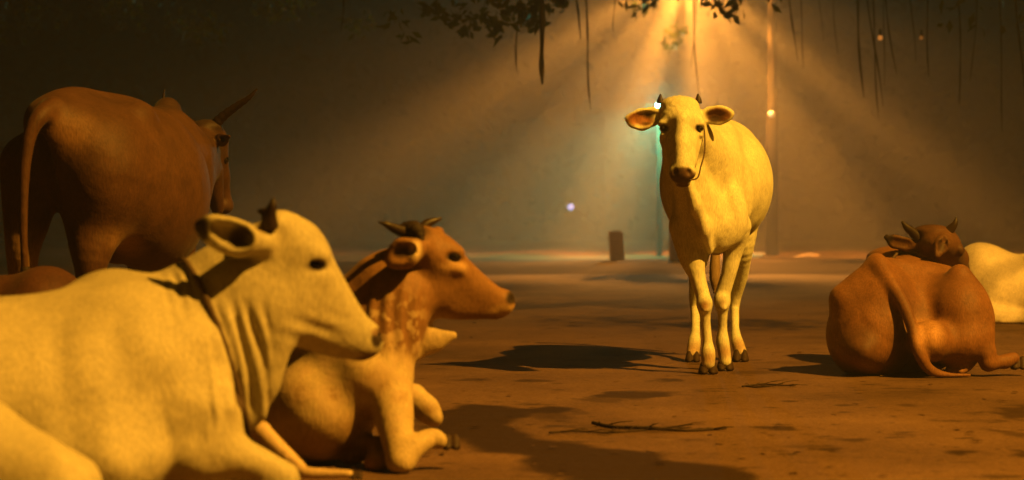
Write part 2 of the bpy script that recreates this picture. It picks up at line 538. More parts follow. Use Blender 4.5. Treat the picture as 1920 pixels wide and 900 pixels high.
def standing_cow():
    s = Sculpt(9.3, 0.0075)
    root = empty('cow', tuple(at(1343, 430, 9.75) * np.array([1, 1, 0])))
    tag(root, 'white young cow standing on the road, facing the camera, rope across its cheek', 'cow')
    # trunk
    s.ell((1342, 345, 0.62), (105, 150, 119), k=0.06)
    s.ell((1350, 320, 1.02), (84, 105, 98), k=0.08)
    s.ell((1322, 345, 0.22), (76, 88, 112), k=0.08)
    s.ell((1338, 262, 0.42), (42, 120, 40), k=0.08)
    s.ell((1392, 372, 0.2), (20, 20, 46), k=0.06)
    # brisket
    s.ell((1347, 436, 0.02), (30, 26, 38), k=0.05)
    s.ell((1296, 405, 0.05), (36, 40, 56), k=0.05)
    s.ell((1372, 405, 0.06), (30, 40, 56), k=0.05)
    # neck, dewlap
    s.cone((1283, 245, -0.2), (1316, 320, 0.2), 44, 74, k=0.06)
    s.cone((1290, 330, -0.12), (1322, 420, 0.0), 34, 44, k=0.06)
    s.chain([(1290, 345, -0.24, 15), (1303, 385, -0.21, 16), (1320, 430, -0.14, 16), (1331, 468, -0.05, 9)], k=0.035, sq=((1, 0, 0), 0.62))
    # head
    s.ell((1278, 228, -0.30), (41.5, 46, 34), k=0.03)
    s.ell((1274, 199, -0.24), (37, 34, 20), k=0.03)
    s.chain([(1278, 236, -0.32, 36), (1278, 268, -0.37, 29), (1279, 298, -0.425, 23), (1278, 322, -0.46, 21.5)], k=0.02)
    s.chain([(1279, 225, -0.405, 13), (1279, 270, -0.445, 12), (1279, 308, -0.49, 12)], k=0.03)
    s.cone((1250, 262, -0.31), (1262, 305, -0.38), 14, 10, k=0.03)
    s.cone((1306, 262, -0.31), (1294, 305, -0.38), 14, 10, k=0.03)
    s.ell((1278, 324, -0.465), (25.5, 23, 18), k=0.015)
    s.chain([(1276, 262, -0.27, 30), (1278, 305, -0.34, 22), (1280, 340, -0.425, 12)], k=0.03)
    s.ell((1280, 343, -0.44), (14, 13, 8), k=0.015)
    for x, sg in ((1311, 1), (1243, -1)):
        s.ell((x, 230, -0.345), (11, 14, 6.5), rot=sg * 25, k=0.015)         # brow
        s.ell((x - sg * 2, 252, -0.352), (10, 11, 5), rot=sg * 25, k=0.015)
        s.ell((x + sg * 1, 241, -0.39), (9, 9, 5), rot=sg * 20, k=0.008, sub=True)
        s.paint((x, 241, -0.38), (11, 16, 7), (0.06, 0.03, 0.018), 0.35)
    # nostrils
    for x, r in ((1265, 24), (1292, -24)):
        s.ell((x, 323, -0.52), (5.5, 9, 7.5), rot=r, k=0.008, sub=True)
        s.paint((x, 323, -0.52), 9, DARK, 0.3)
    s.paint((1279, 330, -0.50), (25, 30, 17), (0.085, 0.045, 0.03), 0.18)
    s.paint((1281, 347, -0.46), (13, 20, 5), (0.12, 0.06, 0.03), 0.4)
    s.chain([(1262, 341, -0.50, 1.6), (1280, 344, -0.54, 1.6), (1298, 339, -0.49, 1.6)], k=0.004, sub=True)
    # ears
    s.chain([(1240, 214, -0.25, 10), (1222, 219, -0.25, 17), (1203, 224, -0.26, 20), (1188, 225, -0.27, 14), (1175, 221, -0.28, 5)], k=0.014, sq=((0.25, 1, 0.1), 0.42), col=(0.72, 0.69, 0.46))
    s.chain([(1230, 217, -0.27, 8), (1216, 220, -0.27, 13), (1202, 224, -0.28, 15), (1188, 225, -0.288, 9)], k=0.006, sq=((0.25, 1, 0.1), 0.55), sub=True)
    s.paint((1206, 223, -0.29), (29, 20, 15), (0.34, 0.14, 0.05), 0.15)
    s.paint((1216, 215, -0.29), (13, 24, 7), (0.06, 0.03, 0.015), 0.4)
    s.paint((1212, 231, -0.29), (9, 24, 4), (0.08, 0.04, 0.02), 0.5)
    s.chain([(1316, 216, -0.25, 10), (1332, 216, -0.25, 16), (1350, 216, -0.25, 17.5), (1363, 215, -0.25, 12), (1374, 213, -0.25, 4)], k=0.014, sq=((-0.3, 1, 0.25), 0.42), col=(0.72, 0.69, 0.46))
    s.chain([(1328, 218, -0.268, 9), (1345, 219, -0.27, 12.5), (1360, 216, -0.27, 7)], k=0.006, sq=((-0.3, 1, 0.25), 0.5), sub=True)
    s.paint((1348, 217, -0.27), (27, 14, 16), (0.15, 0.065, 0.03), 0.15)
    s.paint((1342, 222, -0.27), (14, 20, 8), (0.04, 0.02, 0.012), 0.4)
    # front legs
    s.limb([(1290, 425, 0.02, 36), (1297, 480, 0.0, 25), (1308, 520, -0.02, 15.5), (1318, 555, -0.05, 13.5), (1321, 572, -0.06, 14.5), (1322, 590, -0.05, 10.5), (1324, 612, -0.045, 9), (1327, 642, -0.05, 9.5), (1328, 662, -0.06, 13.5), (1328, 682, -0.07, 12.5)], k=0.022)
    s.ell((1321, 569, -0.075), (14, 11, 17), k=0.015)
    s.ell((1322, 580, -0.1), (7, 6, 6), k=0.012)
    s.limb([(1377, 425, 0.12, 32), (1375, 465, 0.14, 20), (1367, 510, 0.14, 14.5), (1356, 548, 0.15, 14.5), (1354, 566, 0.14, 15), (1355, 586, 0.15, 10), (1355, 615, 0.16, 8.5), (1355, 640, 0.16, 12.5), (1358, 660, 0.15, 12), (1360, 678, 0.14, 11.5)], k=0.022)
    s.ell((1354, 564, 0.125), (14.5, 11, 17), k=0.015)
    s.ell((1356, 577, 0.1), (7, 6, 6), k=0.012)
    # hind legs
    s.limb([(1375, 390, 1.0, 52), (1390, 465, 1.0, 24), (1388, 520, 1.08, 13), (1379, 560, 1.14, 11), (1378, 585, 1.12, 8), (1379, 620, 0.98, 8), (1382, 640, 0.86, 11.5), (1388, 662, 0.82, 12)], k=0.025)
    s.limb([(1310, 400, 1.0, 52), (1306, 470, 1.0, 27), (1305, 520, 1.08, 14), (1304, 560, 1.14, 12), (1304, 585, 1.12, 9), (1304, 620, 0.98, 8.5), (1302, 642, 0.84, 12), (1299, 664, 0.79, 12)], k=0.025)
    # udder and tail behind the legs
    s.ell((1342, 455, 0.75), (22, 40, 24), k=0.05, col=CREAM_D)
    s.limb([(1350, 235, 1.36, 12), (1349, 300, 1.44, 9), (1344, 420, 1.42, 7), (1341, 480, 1.38, 9), (1340, 520, 1.36, 10), (1340, 548, 1.36, 3)], k=0.02, col=(0.3, 0.2, 0.1))
    for c in ((1321, 573, -0.12), (1354, 569, 0.06)):
        s.paint(c, (10, 16, 10), (0.30, 0.17, 0.08), 0.6)
    for c in ((1328, 672, -0.1), (1358, 660, 0.12), (1299, 655, 0.8), (1385, 650, 0.83)):
        s.paint(c, (16, 30, 14), (0.42, 0.28, 0.15), 0.8)

    def warp(V):
        x, y = px_of(V)
        m = np.clip((x - 1290) / 15, 0, 1) * np.clip((1392 - x) / 40, 0, 1) * np.clip((y - 250) / 60, 0, 1) * np.clip((455 - y) / 40, 0, 1) * (V[:, 1] < 9.75)
        w = 0.0035 * np.sin((x - (y - 350) * 0.22) / 5.2 + 1.2 * np.sin(y / 45)) * m
        # ribs
        m2 = np.clip((x - 1380) / 20, 0, 1) * (V[:, 1] > 9.6)
        w += 0.0025 * np.sin(V[:, 1] * 48) * m2
        # curls of the forelock
        f = np.clip((222 - y) / 22, 0, 1) * (V[:, 1] < 9.15) * np.clip(1 - np.abs(x - 1277) / 46, 0, 1)
        w += 0.0014 * f * np.sin(np.hypot(x - 1277, (y - 190) * 1.0) / 1.9 + 2 * np.sin(np.arctan2(y - 190, x - 1277) * 6))
        return w
    s.build('body', M_CREAM, root, (0.72, 0.69, 0.46), warp=warp)
    # horns, eyes, hooves, rope
    for x, t in ((1238, -1), (1309, 1)):
        tube_px('horn', s, [(x, 194, -0.24, 7.5), (x + t * 0, 187, -0.24, 6), (x - t * 1.5 + t, 176, -0.24, 1.5)], M_HORN, root)
    eye_px(s, (1312, 241, -0.365), (7, 10, 5.5), root, rot=20)
    eye_px(s, (1242, 241, -0.365), (6, 10, 5.5), root, rot=-20)
    hoof_px(s, (1328, 703, -0.07), 42, 27, root)
    hoof_px(s, (1360, 696, 0.14), 37, 25, root)
    hoof_px(s, (1299, 681, 0.76), 33, 24, root)
    hoof_px(s, (1388.5, 680, 0.79), 36, 26, root)
    tube_px('halter_rope', s, [(1318, 228, -0.27, 1.5), (1321, 252, -0.33, 1.5), (1321, 285, -0.40, 1.5), (1314, 312, -0.45, 1.5), (1308, 333, -0.475, 1.5), (1293, 338, -0.50, 1.5)], M_ROPE, root, seg=8)
    return root


def bull():
    s = Sculpt(7.6, 0.010)
    b = (0.075, 0.033, 0.014)
    root = empty('bull', tuple(at(200, 430, 8.0) * np.array([1, 1, 0])))
    tag(root, 'brown bull with long horns standing with its rump to the camera', 'cow')
    s.ell((160, 285, 0.02), (96, 125, 92), rot=4, k=0.1)
    s.ell((118, 235, -0.08), (56, 80, 52), rot=-8, k=0.08)
    s.limb([(85, 222, -0.10, 28), (140, 196, 0.05, 30), (200, 202, 0.3, 28), (262, 216, 0.6, 24), (305, 236, 1.0, 22)], k=0.10)   # spine
    s.ell((215, 330, 0.10), (86, 150, 120), rot=0, k=0.12)
    s.ell((285, 362, 0.42), (106, 190, 150), k=0.12)
    s.ell((318, 320, 1.0), (72, 120, 112), k=0.12)
    s.ell((240, 245, 0.40), (66, 140, 44), rot=22, k=0.08)
    s.ell((264, 216, 0.12), (20, 30, 20), k=0.09)     # hook bone
    s.ell((102, 248, -0.18), (18, 20, 15), k=0.07)     # pin bone
    s.cone((300, 245, 0.4), (360, 300, 1.0), 26, 26, k=0.06)
    s.ell((312, 222, 1.15), (29, 50, 40), rot=10, k=0.05, col=TAN_D)
    # thighs and hind legs
    s.limb([(190, 335, -0.02, 88), (178, 420, -0.05, 56), (168, 500, -0.1, 32), (172, 570, -0.02, 26), (172, 610, 0.05, 20), (165, 680, 0.02, 17), (163, 730, -0.05, 21), (165, 750, -0.08, 22)], k=0.06)
    s.limb([(62, 310, 0.0, 62), (52, 400, -0.02, 46), (42, 480, -0.04, 30), (48, 560, 0.05, 25), (50, 610, 0.1, 19), (46, 680, 0.06, 16), (44, 725, 0.0, 20), (44, 745, -0.02, 21)], k=0.05)
    s.cone((84, 262, -0.2), (86, 420, -0.16), 17, 26, k=0.02, sub=True)
    s.cone((84, 420, -0.2), (100, 520, -0.16), 26, 38, k=0.04, sub=True)
    # front legs
    s.chain([(330, 400, 1.1, 50), (335, 500, 1.1, 26), (335, 580, 1.1, 20), (335, 660, 1.1, 13), (335, 690, 1.05, 17)], k=0.05)
    s.chain([(275, 400, 1.2, 45), (270, 500, 1.2, 26), (268, 580, 1.2, 20), (268, 650, 1.2, 13), (268, 682, 1.15, 17)], k=0.05)
    # sheath
    s.cone((212, 470, 0.25), (255, 430, 0.15), 24, 14, k=0.05)
    # neck, head
    s.cone((335, 300, 1.1), (378, 275, 1.5), 62, 36, k=0.08, col=TAN_D)
    s.cone((345, 360, 1.1), (385, 320, 1.45), 45, 26, k=0.08, col=TAN_D)
    s.ell((390, 262, 1.55), (34, 42, 34), k=0.03, col=TAN_D)
    s.ell((388, 238, 1.5), (28, 28, 14), k=0.03, col=DARK)
    s.chain([(396, 272, 1.58, 32), (405, 330, 1.66, 24), (415, 378, 1.72, 19)], k=0.03, col=TAN_D)
    s.ell((418, 386, 1.72), (20, 28, 16), k=0.02, col=(0.07, 0.035, 0.02))
    s.cone((395, 320, 1.52), (408, 392, 1.62), 24, 12, k=0.03, col=TAN_D)
    s.chain([(402, 262, 1.42, 9), (416, 262, 1.34, 12), (430, 256, 1.3, 5)], k=0.015, sq=((0.3, 1, 0.4), 0.45), col=TAN_D)
    s.chain([(410, 263, 1.37, 6), (424, 259, 1.3, 5)], k=0.006, sq=((0.3, 1, 0.4), 0.5), sub=True)
    s.ell((440, 374, 1.68), (6, 12, 8), k=0.01, sub=True)
    s.paint((412, 290, 1.45), (10, 25, 24), DARK, 0.4)
    # tail
    s.limb([(100, 205, -0.2, 24), (76, 218, -0.29, 17), (56, 255, -0.32, 13), (46, 330, -0.33, 10), (44, 430, -0.33, 8), (47, 520, -0.32, 7)], k=0.03, col=(0.07, 0.03, 0.013))
    s.paint((132, 245, -0.3), (36, 80, 42), (0.15, 0.075, 0.03), 0.7)
    s.paint((235, 445, 0.1), (36, 90, 34), (0.30, 0.17, 0.08), 0.6)
    s.paint((172, 310, -0.3), (24, 60, 22), (0.07, 0.032, 0.016), 0.7)
    s.paint((205, 385, -0.3), (36, 60, 22), (0.085, 0.038, 0.018), 0.8)
    s.paint((185, 195, 0.0), (75, 120, 26), (0.07, 0.032, 0.016), 0.7)
    s.paint((312, 200, 1.0), (30, 120, 22), (0.05, 0.025, 0.015), 0.5)
    s.paint((330, 400, 0.3), (10, 60, 12), (0.22, 0.12, 0.05), 0.5)
    s.paint((48, 480, 0), (40, 60, 60), (0.32, 0.19, 0.09), 0.6)
    s.build('body', M_BROWN, root, b, smooth=3)
    tube_px('horn', s, [(400, 240, 1.5, 12), (414, 222, 1.48, 9.5), (440, 202, 1.45, 7.5), (466, 184, 1.42, 5), (482, 167, 1.4, 1.5)], M_HORN, root, rings=0.05)
    tube_px('horn', s, [(372, 240, 1.6, 12), (345, 228, 1.66, 9.5), (318, 205, 1.7, 7), (307, 188, 1.72, 4), (309, 168, 1.72, 1.2)], M_HORN, root, rings=0.05)
    eye_px(s, (424, 300, 1.6), (5, 12, 7), root)
    tube_px('tail_tuft', s, [(47, 500, -0.32, 8), (49, 560, -0.32, 16), (48, 620, -0.32, 14), (46, 670, -0.32, 2)], M_HAIR, root)
    for c in ((165, 768, -0.08), (44, 762, -0.02), (335, 715, 1.05), (268, 707, 1.15)):
        gy = HY + CZ * FPX / (7.6 + c[2])
        hoof_px(s, (c[0], gy, c[2]), 40, 28, root, vox=0.008)
    return root


def cream_lying_cow():
    s = Sculpt(4.85, 0.0072)
    root = empty('cow', tuple(at(100, 430, 4.6) * np.array([1, 1, 0])))
    tag(root, 'cream cow lying nearest on the left, head in profile, rope collar', 'cow')
    # trunk
    s.ell((255, 700, -0.02), (158, 205, 185), rot=4, k=0.10)
    s.ell((200, 575, 0.06), (72, 90, 66), rot=-6, k=0.08)          # withers
    s.ell((60, 770, -0.12), (270, 245, 205), rot=-2, k=0.12)
    s.ell((165, 870, -0.30), (140, 120, 80), k=0.12)
    s.ell((-230, 780, -0.28), (290, 250, 205), rot=-3, k=0.12)
    s.ell((-480, 800, -0.40), (210, 240, 200), k=0.12)
    s.ell((-60, 640, -0.12), (260, 60, 55), rot=-4, k=0.1)        # spine
    # thigh and folded hind leg, near side
    s.chain([(-330, 790, -0.72, 150), (-80, 860, -0.78, 125), (95, 925, -0.82, 90)], k=0.03)
    s.chain([(95, 940, -0.82, 85), (-150, 1060, -0.8, 40), (-200, 1065, -0.8, 32)], k=0.05)
    # shoulder, elbow, forearm, folded cannon
    s.chain([(330, 690, -0.1, 105), (365, 790, -0.16, 78), (360, 850, -0.2, 52)], k=0.06)
    s.limb([(375, 850, -0.2, 50), (450, 862, -0.17, 40), (528, 896, -0.14, 31)], k=0.05)
    s.chain([(528, 905, -0.14, 27), (430, 940, -0.18, 18), (330, 948, -0.2, 20)], k=0.03)
    # far foreleg
    s.limb([(440, 740, 0.12, 40), (480, 800, 0.14, 22), (556, 874, 0.12, 15), (575, 887, 0.1, 12), (655, 889, 0.1, 8)], k=0.02, col=(0.55, 0.40, 0.22))
    # neck
    s.chain([(508, 500, 0.03, 66), (440, 570, 0.03, 98), (350, 655, 0.02, 130)], k=0.07, sq=(FRONT, 0.8))
    s.cone((478, 452, 0.04), (345, 540, 0.05), 26, 34, k=0.06)
    s.chain([(500, 610, 0.0, 58), (455, 690, 0.0, 62), (425, 760, 0.0, 50)], k=0.05, sq=(FRONT, 0.75))
    s.chain([(512, 640, -0.02, 30), (492, 720, -0.02, 24), (474, 770, -0.02, 20), (458, 800, -0.02, 14)], k=0.03, sq=(FRONT, 0.8))
    # head
    s.turn = (500, 0.0012)
    s.ell((552, 465, 0.0), (66, 68, 58), rot=40, k=0.03)
    s.ell((524, 424, 0.0), (30, 52, 30), k=0.03)
    s.limb([(566, 508, -0.005, 64), (612, 560, -0.01, 49), (655, 608, -0.01, 37), (684, 632, -0.01, 33)], k=0.03)
    s.ell((690, 640, -0.01), (30, 32, 27), rot=45, k=0.02)
    s.limb([(532, 572, 0.0, 58), (575, 610, -0.005, 44), (625, 640, -0.01, 28), (668, 654, -0.015, 19)], k=0.05)
    s.limb([(560, 545, -0.01, 58), (600, 590, -0.012, 44), (640, 625, -0.014, 31)], k=0.05)
    s.ell((588, 476, -0.083), (28, 16, 11), rot=4, k=0.03)           # brow
    s.ell((588, 514, -0.08), (24, 16, 8), rot=22, k=0.025)
    s.cone((600, 540, -0.06), (640, 600, -0.035), 8, 7, k=0.04)   # face ridge
    s.ell((592, 497, -0.105), (17, 14, 9), rot=14, k=0.012, sub=True)
    s.paint((592, 498, -0.09), (22, 40, 12), (0.05, 0.03, 0.02), 0.35)
    s.ell((712, 630, -0.045), (9, 16, 12), rot=-28, k=0.01, sub=True)
    s.paint((708, 632, -0.02), (13, 90, 19), DARK, 0.2)
    s.paint((703, 622, -0.05), (10, 30, 7), (0.25, 0.16, 0.09), 0.5)
    s.paintline([(640, 630, -0.06), (655, 646, -0.05), (682, 661, -0.045), (706, 662, -0.03)], 4, (0.12, 0.07, 0.035))
    s.paintline([(572, 488, -0.08), (586, 483, -0.08), (604, 486, -0.08), (612, 497, -0.08)], 3.5, (0.16, 0.10, 0.05))
    s.paint((640, 618, -0.06), (4, 20, 3), (0.2, 0.12, 0.06), 0.5)
    s.paint((694, 672, -0.02), (30, 60, 9), (0.12, 0.06, 0.03), 0.5)
    # near ear
    s.turn = None
    s.cone((492, 455, -0.05), (462, 452, -0.09), 24, 22, k=0.03)
    s.chain([(474, 452, -0.10, 24), (448, 448, -0.12, 31), (422, 440, -0.125, 30), (396, 430, -0.12, 24), (376, 424, -0.11, 13)], k=0.02, sq=((0.2, 1, 0.1), 0.5))
    s.chain([(462, 450, -0.125, 13), (446, 446, -0.142, 21), (424, 438, -0.147, 21), (404, 430, -0.14, 13)], k=0.01, sq=((0.2, 1, 0.1), 0.72), sub=True)
    s.paint((447, 445, -0.15), (30, 34, 24), (0.035, 0.018, 0.01), 0.2)
    s.paint((414, 434, -0.17), (16, 20, 15), (0.22, 0.11, 0.05), 0.5)
    s.paint((374, 428, -0.12), (24, 60, 26), (0.03, 0.018, 0.01), 0.2)
    # far ear
    s.ell((545, 425, 0.16), (20, 45, 26), rot=0, yaw=-20, k=0.02)
    s.paint((498, 425, -0.04), (18, 60, 12), (0.2, 0.1, 0.05), 0.5)

    def warp(V):
        x, y = px_of(V)
        near = np.clip((5.0 - V[:, 1]) / 0.1, 0, 1)
        # throat folds running down from the cheek to the brisket
        m = np.clip((x - 385) / 20, 0, 1) * np.clip((512 - x) / 18, 0, 1) * np.clip((y - 555) / 45, 0, 1) * np.clip((800 - y) / 40, 0, 1)
        w = 0.0062 * np.sin((x + (y - 650) * -0.20) / 4.6 + 0.9 * np.sin(y / 40) + 0.4 * np.sin(x / 9)) * m * near
        # neck folds near the withers
        m = np.clip((x - 300) / 25, 0, 1) * np.clip((372 - x) / 16, 0, 1) * np.clip((y - 505) / 14, 0, 1) * np.clip((610 - y) / 50, 0, 1)
        w += 0.004 * np.sin((x - (y - 550) * 0.30) / 4.2) * m * near
        # long soft folds behind the shoulder
        m = np.clip((x - 60) / 60, 0, 1) * np.clip((430 - x) / 60, 0, 1) * np.clip((y - 560) / 80, 0, 1) * np.clip((900 - y) / 40, 0, 1)
        w += 0.005 * np.sin((x - (y - 700) * 0.35 + 14 * np.sin(y / 37 + x / 90)) / 21 + 0.8 * np.sin(y / 60)) * m * near
        # cheek folds
        m = np.exp(-(((x - 590) / 60) ** 2 + ((y - 620) / 30) ** 2)) * near
        w += 0.003 * np.sin((y + x * -0.35) / 6.0) * m
        return w
    body = s.build('body', M_CREAM, root, (0.45, 0.40, 0.25), floor=0.004, warp=warp, smooth=3)
    tube_px('horn', s, [(506, 426, -0.05, 17), (505, 406, -0.06, 14), (510, 388, -0.07, 9), (513, 372, -0.07, 3)], M_HORN, root)
    tube_px('horn', s, [(512, 420, 0.06, 14), (498, 400, 0.08, 10), (484, 395, 0.09, 3)], M_HORN, root)
    eye_px(s, (592, 498, -0.083 + 92 * 0.0012), (16, 15, 9), root, rot=14)
    ring_px('rope_collar', s, body, (402, 650, 0.02), (-0.34, 0, 0.94), (-0.36, 1, 0.0), 0.008, M_ROPE, root)
    tube_px('collar_knot', s, [(432, 738, -0.13, 9), (440, 756, -0.13, 13), (446, 772, -0.12, 9), (441, 792, -0.11, 4)], M_ROPE, root, rings=0.15)
    hoof_px(s, (668, 902, 0.1), 30, 20, root)
    hoof_px(s, (300, 962, -0.2), 36, 26, root, depth=36)
    return root


def mottled_cow():
    s = Sculpt(5.75, 0.0072)
    root = empty('cow', tuple(at(640, 430, 5.8) * np.array([1, 1, 0])))
    tag(root, 'mottled brown cow lying behind the cream cow, its horned head in profile', 'cow')
    PALE = (0.50, 0.38, 0.20)
    # body lying back behind the cream cow
    s.ell((560, 660, 0.5), (150, 170, 130), k=0.1)
    s.ell((430, 690, 0.85), (160, 170, 125), k=0.1)
    # chest
    s.ell((600, 770, -0.02), (103, 120, 98), rot=8, k=0.07, col=PALE)
    s.ell((690, 700, -0.02), (84, 110, 84), rot=-20, k=0.06, col=PALE)
    s.ell((640, 640, 0.1), (90, 120, 90), k=0.08, col=PALE)
    # near foreleg: forearm, knee
    s.limb([(722, 710, -0.08, 50), (738, 780, -0.16, 38), (746, 840, -0.24, 27), (750, 868, -0.27, 24)], k=0.035, col=PALE)
    s.limb([(752, 866, -0.27, 24), (778, 838, -0.24, 22), (808, 822, -0.2, 19), (822, 826, -0.2, 17)], k=0.02, col=PALE)
    # far leg, folded
    s.chain([(775, 745, 0.06, 26), (800, 768, 0.05, 22), (814, 784, 0.04, 17)], k=0.025, col=PALE)
    s.cone((690, 838, -0.08), (658, 866, -0.10), 20, 13, k=0.04, col=(0.16, 0.08, 0.04))
    s.chain([(708, 838, -0.12, 20), (706, 872, -0.2, 20), (702, 888, -0.22, 12)], k=0.03, col=(0.32, 0.17, 0.07))
    # neck
    s.chain([(778, 492, 0.03, 44), (722, 540, 0.03, 62), (668, 600, 0.04, 84)], k=0.05)
    s.chain([(765, 560, 0.0, 42), (730, 615, -0.02, 56), (690, 680, -0.02, 62)], k=0.05)
    s.chain([(745, 560, -0.02, 60), (712, 630, -0.04, 66)], k=0.05, col=(0.23, 0.115, 0.042))
    s.chain([(790, 596, 0.04, 14), (792, 636, 0.04, 14), (775, 654, 0.04, 14)], k=0.04, sq=(FRONT, 0.6), col=PALE)
    s.chain([(775, 652, 0.04, 14), (812, 640, 0.04, 10), (850, 629, 0.04, 2)], k=0.02, sq=(FRONT, 0.6), col=PALE)
    s.chain([(775, 628, 0.04, 14), (812, 634, 0.04, 6), (848, 629, 0.04, 2)], k=0.02, sq=(FRONT, 0.6), col=PALE)
    s.chain([(782, 645, 0.03, 22), (815, 640, 0.03, 11), (849, 630, 0.03, 2)], k=0.03, sq=(FRONT, 0.5), col=PALE)
    # head
    s.turn = (775, 0.0010)
    s.ell((806, 480, 0.0), (54, 62, 50), rot=20, k=0.03)
    s.ell((786, 446, 0.0), (36, 50, 22), rot=10, k=0.03)
    s.limb([(822, 502, -0.005, 53), (868, 532, -0.01, 41), (915, 556, -0.012, 28), (940, 567, -0.012, 24)], k=0.03)
    s.ell((944, 567, -0.012), (20, 28, 23), rot=30, k=0.02)
    s.limb([(805, 542, 0.0, 46), (845, 568, -0.005, 31), (885, 580, -0.01, 20), (925, 584, -0.012, 13)], k=0.04)
    s.ell((846, 468, -0.08), (24, 12, 8), rot=12, k=0.04)
    s.ell((846, 498, -0.085), (22, 14, 6), rot=20, k=0.04)
    s.ell((851, 482, -0.125), (13, 14, 6), rot=8, k=0.012, sub=True)
    s.paint((851, 482, -0.1), (16, 40, 9), (0.03, 0.018, 0.01), 0.35)
    s.paint((850, 502, -0.1), (26, 40, 11), (0.52, 0.32, 0.14), 0.6)
    s.ell((963, 562, -0.06), (8, 18, 9), rot=20, k=0.01, sub=True)
    s.paint((948, 583, -0.03), (28, 70, 11), (0.45, 0.28, 0.12), 0.6)
    s.paint((960, 558, -0.03), (11, 80, 13), DARK, 0.3)
    s.chain([(850, 584, -0.09, 2.2), (880, 588, -0.075, 2.2), (915, 590, -0.06, 2.2), (950, 590, -0.05, 2.0)], k=0.006, sub=True)
    # ears
    s.turn = None
    s.cone((790, 464, -0.07), (775, 468, -0.10), 18, 20, k=0.03)
    s.chain([(776, 468, -0.12, 22), (756, 476, -0.135, 27), (738, 486, -0.13, 18)], k=0.02, sq=((0.2, 1, 0.1), 0.5))
    s.chain([(768, 468, -0.145, 12), (752, 475, -0.158, 18), (741, 482, -0.152, 11)], k=0.01, sq=((0.2, 1, 0.1), 0.72), sub=True)
    s.paint((753, 472, -0.17), (22, 34, 15), (0.05, 0.025, 0.012), 0.25)
    s.paint((780, 470, -0.13), (10, 50, 17), (0.66, 0.5, 0.3), 0.5)
    s.ell((820, 440, 0.17), (14, 35, 16), k=0.02)
    for (x, y, r, q) in ((705, 712, 26, 1), (655, 800, 40, 1), (590, 830, 46, 1), (742, 800, 16, 1), (560, 740, 26, 1), (690, 770, 18, 1), (752, 740, 14, 1), (630, 735, 16, 1), (800, 775, 14, 1), (770, 846, 12, 1)):
        s.paint((x, y, -0.1), (r, 90, r * 0.8), (0.33, 0.20, 0.085), 0.8)
    s.paintline([(848, 586, -0.05), (880, 589, -0.04), (915, 591, -0.03), (950, 590, -0.02)], 3.5, (0.08, 0.04, 0.02))
    s.paint((660, 858, -0.16), (34, 60, 26), (0.15, 0.08, 0.04), 0.4)
    # dark tuft
    s.paint((775, 440, -0.02), (30, 70, 20), DARK, 0.35)

    def warp(V):
        x, y = px_of(V)
        near = np.clip((5.85 - V[:, 1]) / 0.1, 0, 1)
        m = np.clip((x - 670) / 20, 0, 1) * np.clip((800 - x) / 14, 0, 1) * np.clip((y - 515) / 40, 0, 1) * np.clip((680 - y) / 20, 0, 1)
        return 0.0034 * np.sin((x + (y - 600) * 0.10) / 4.4 + 0.9 * np.sin(y / 28)) * m * near

    def mot(V):
        x, y = px_of(V)
        a = np.clip((y - 530) / 60, 0, 1) * np.clip((805 - x) / 20, 0, 1)
        return a * 0.8 * (y < 790)
    s.build('body', M_MOTTLE, root, (0.23, 0.115, 0.042), floor=0.004, warp=warp, smooth=3, mottle=mot)
    tube_px('horn', s, [(756, 434, -0.06, 11), (740, 428, -0.08, 9.5), (725, 421, -0.1, 6), (709, 416, -0.11, 1.5)], M_HORN, root)
    tube_px('horn', s, [(788, 432, 0.05, 11), (800, 420, 0.06, 9), (814, 414, 0.07, 6.5), (828, 409, 0.08, 2)], M_HORN, root)
    tube_px('forelock', s, [(758, 430, -0.03, 14), (778, 432, -0.06, 17), (788, 446, -0.08, 9), (793, 466, -0.09, 2)], M_HAIR, root, rings=0.1)
    eye_px(s, (852, 482, -0.103 + 77 * 0.0010), (13, 14, 8), root, rot=8)
    hoof_px(s, (846, 846, -0.18), 40, 34, root, depth=22)
    return root


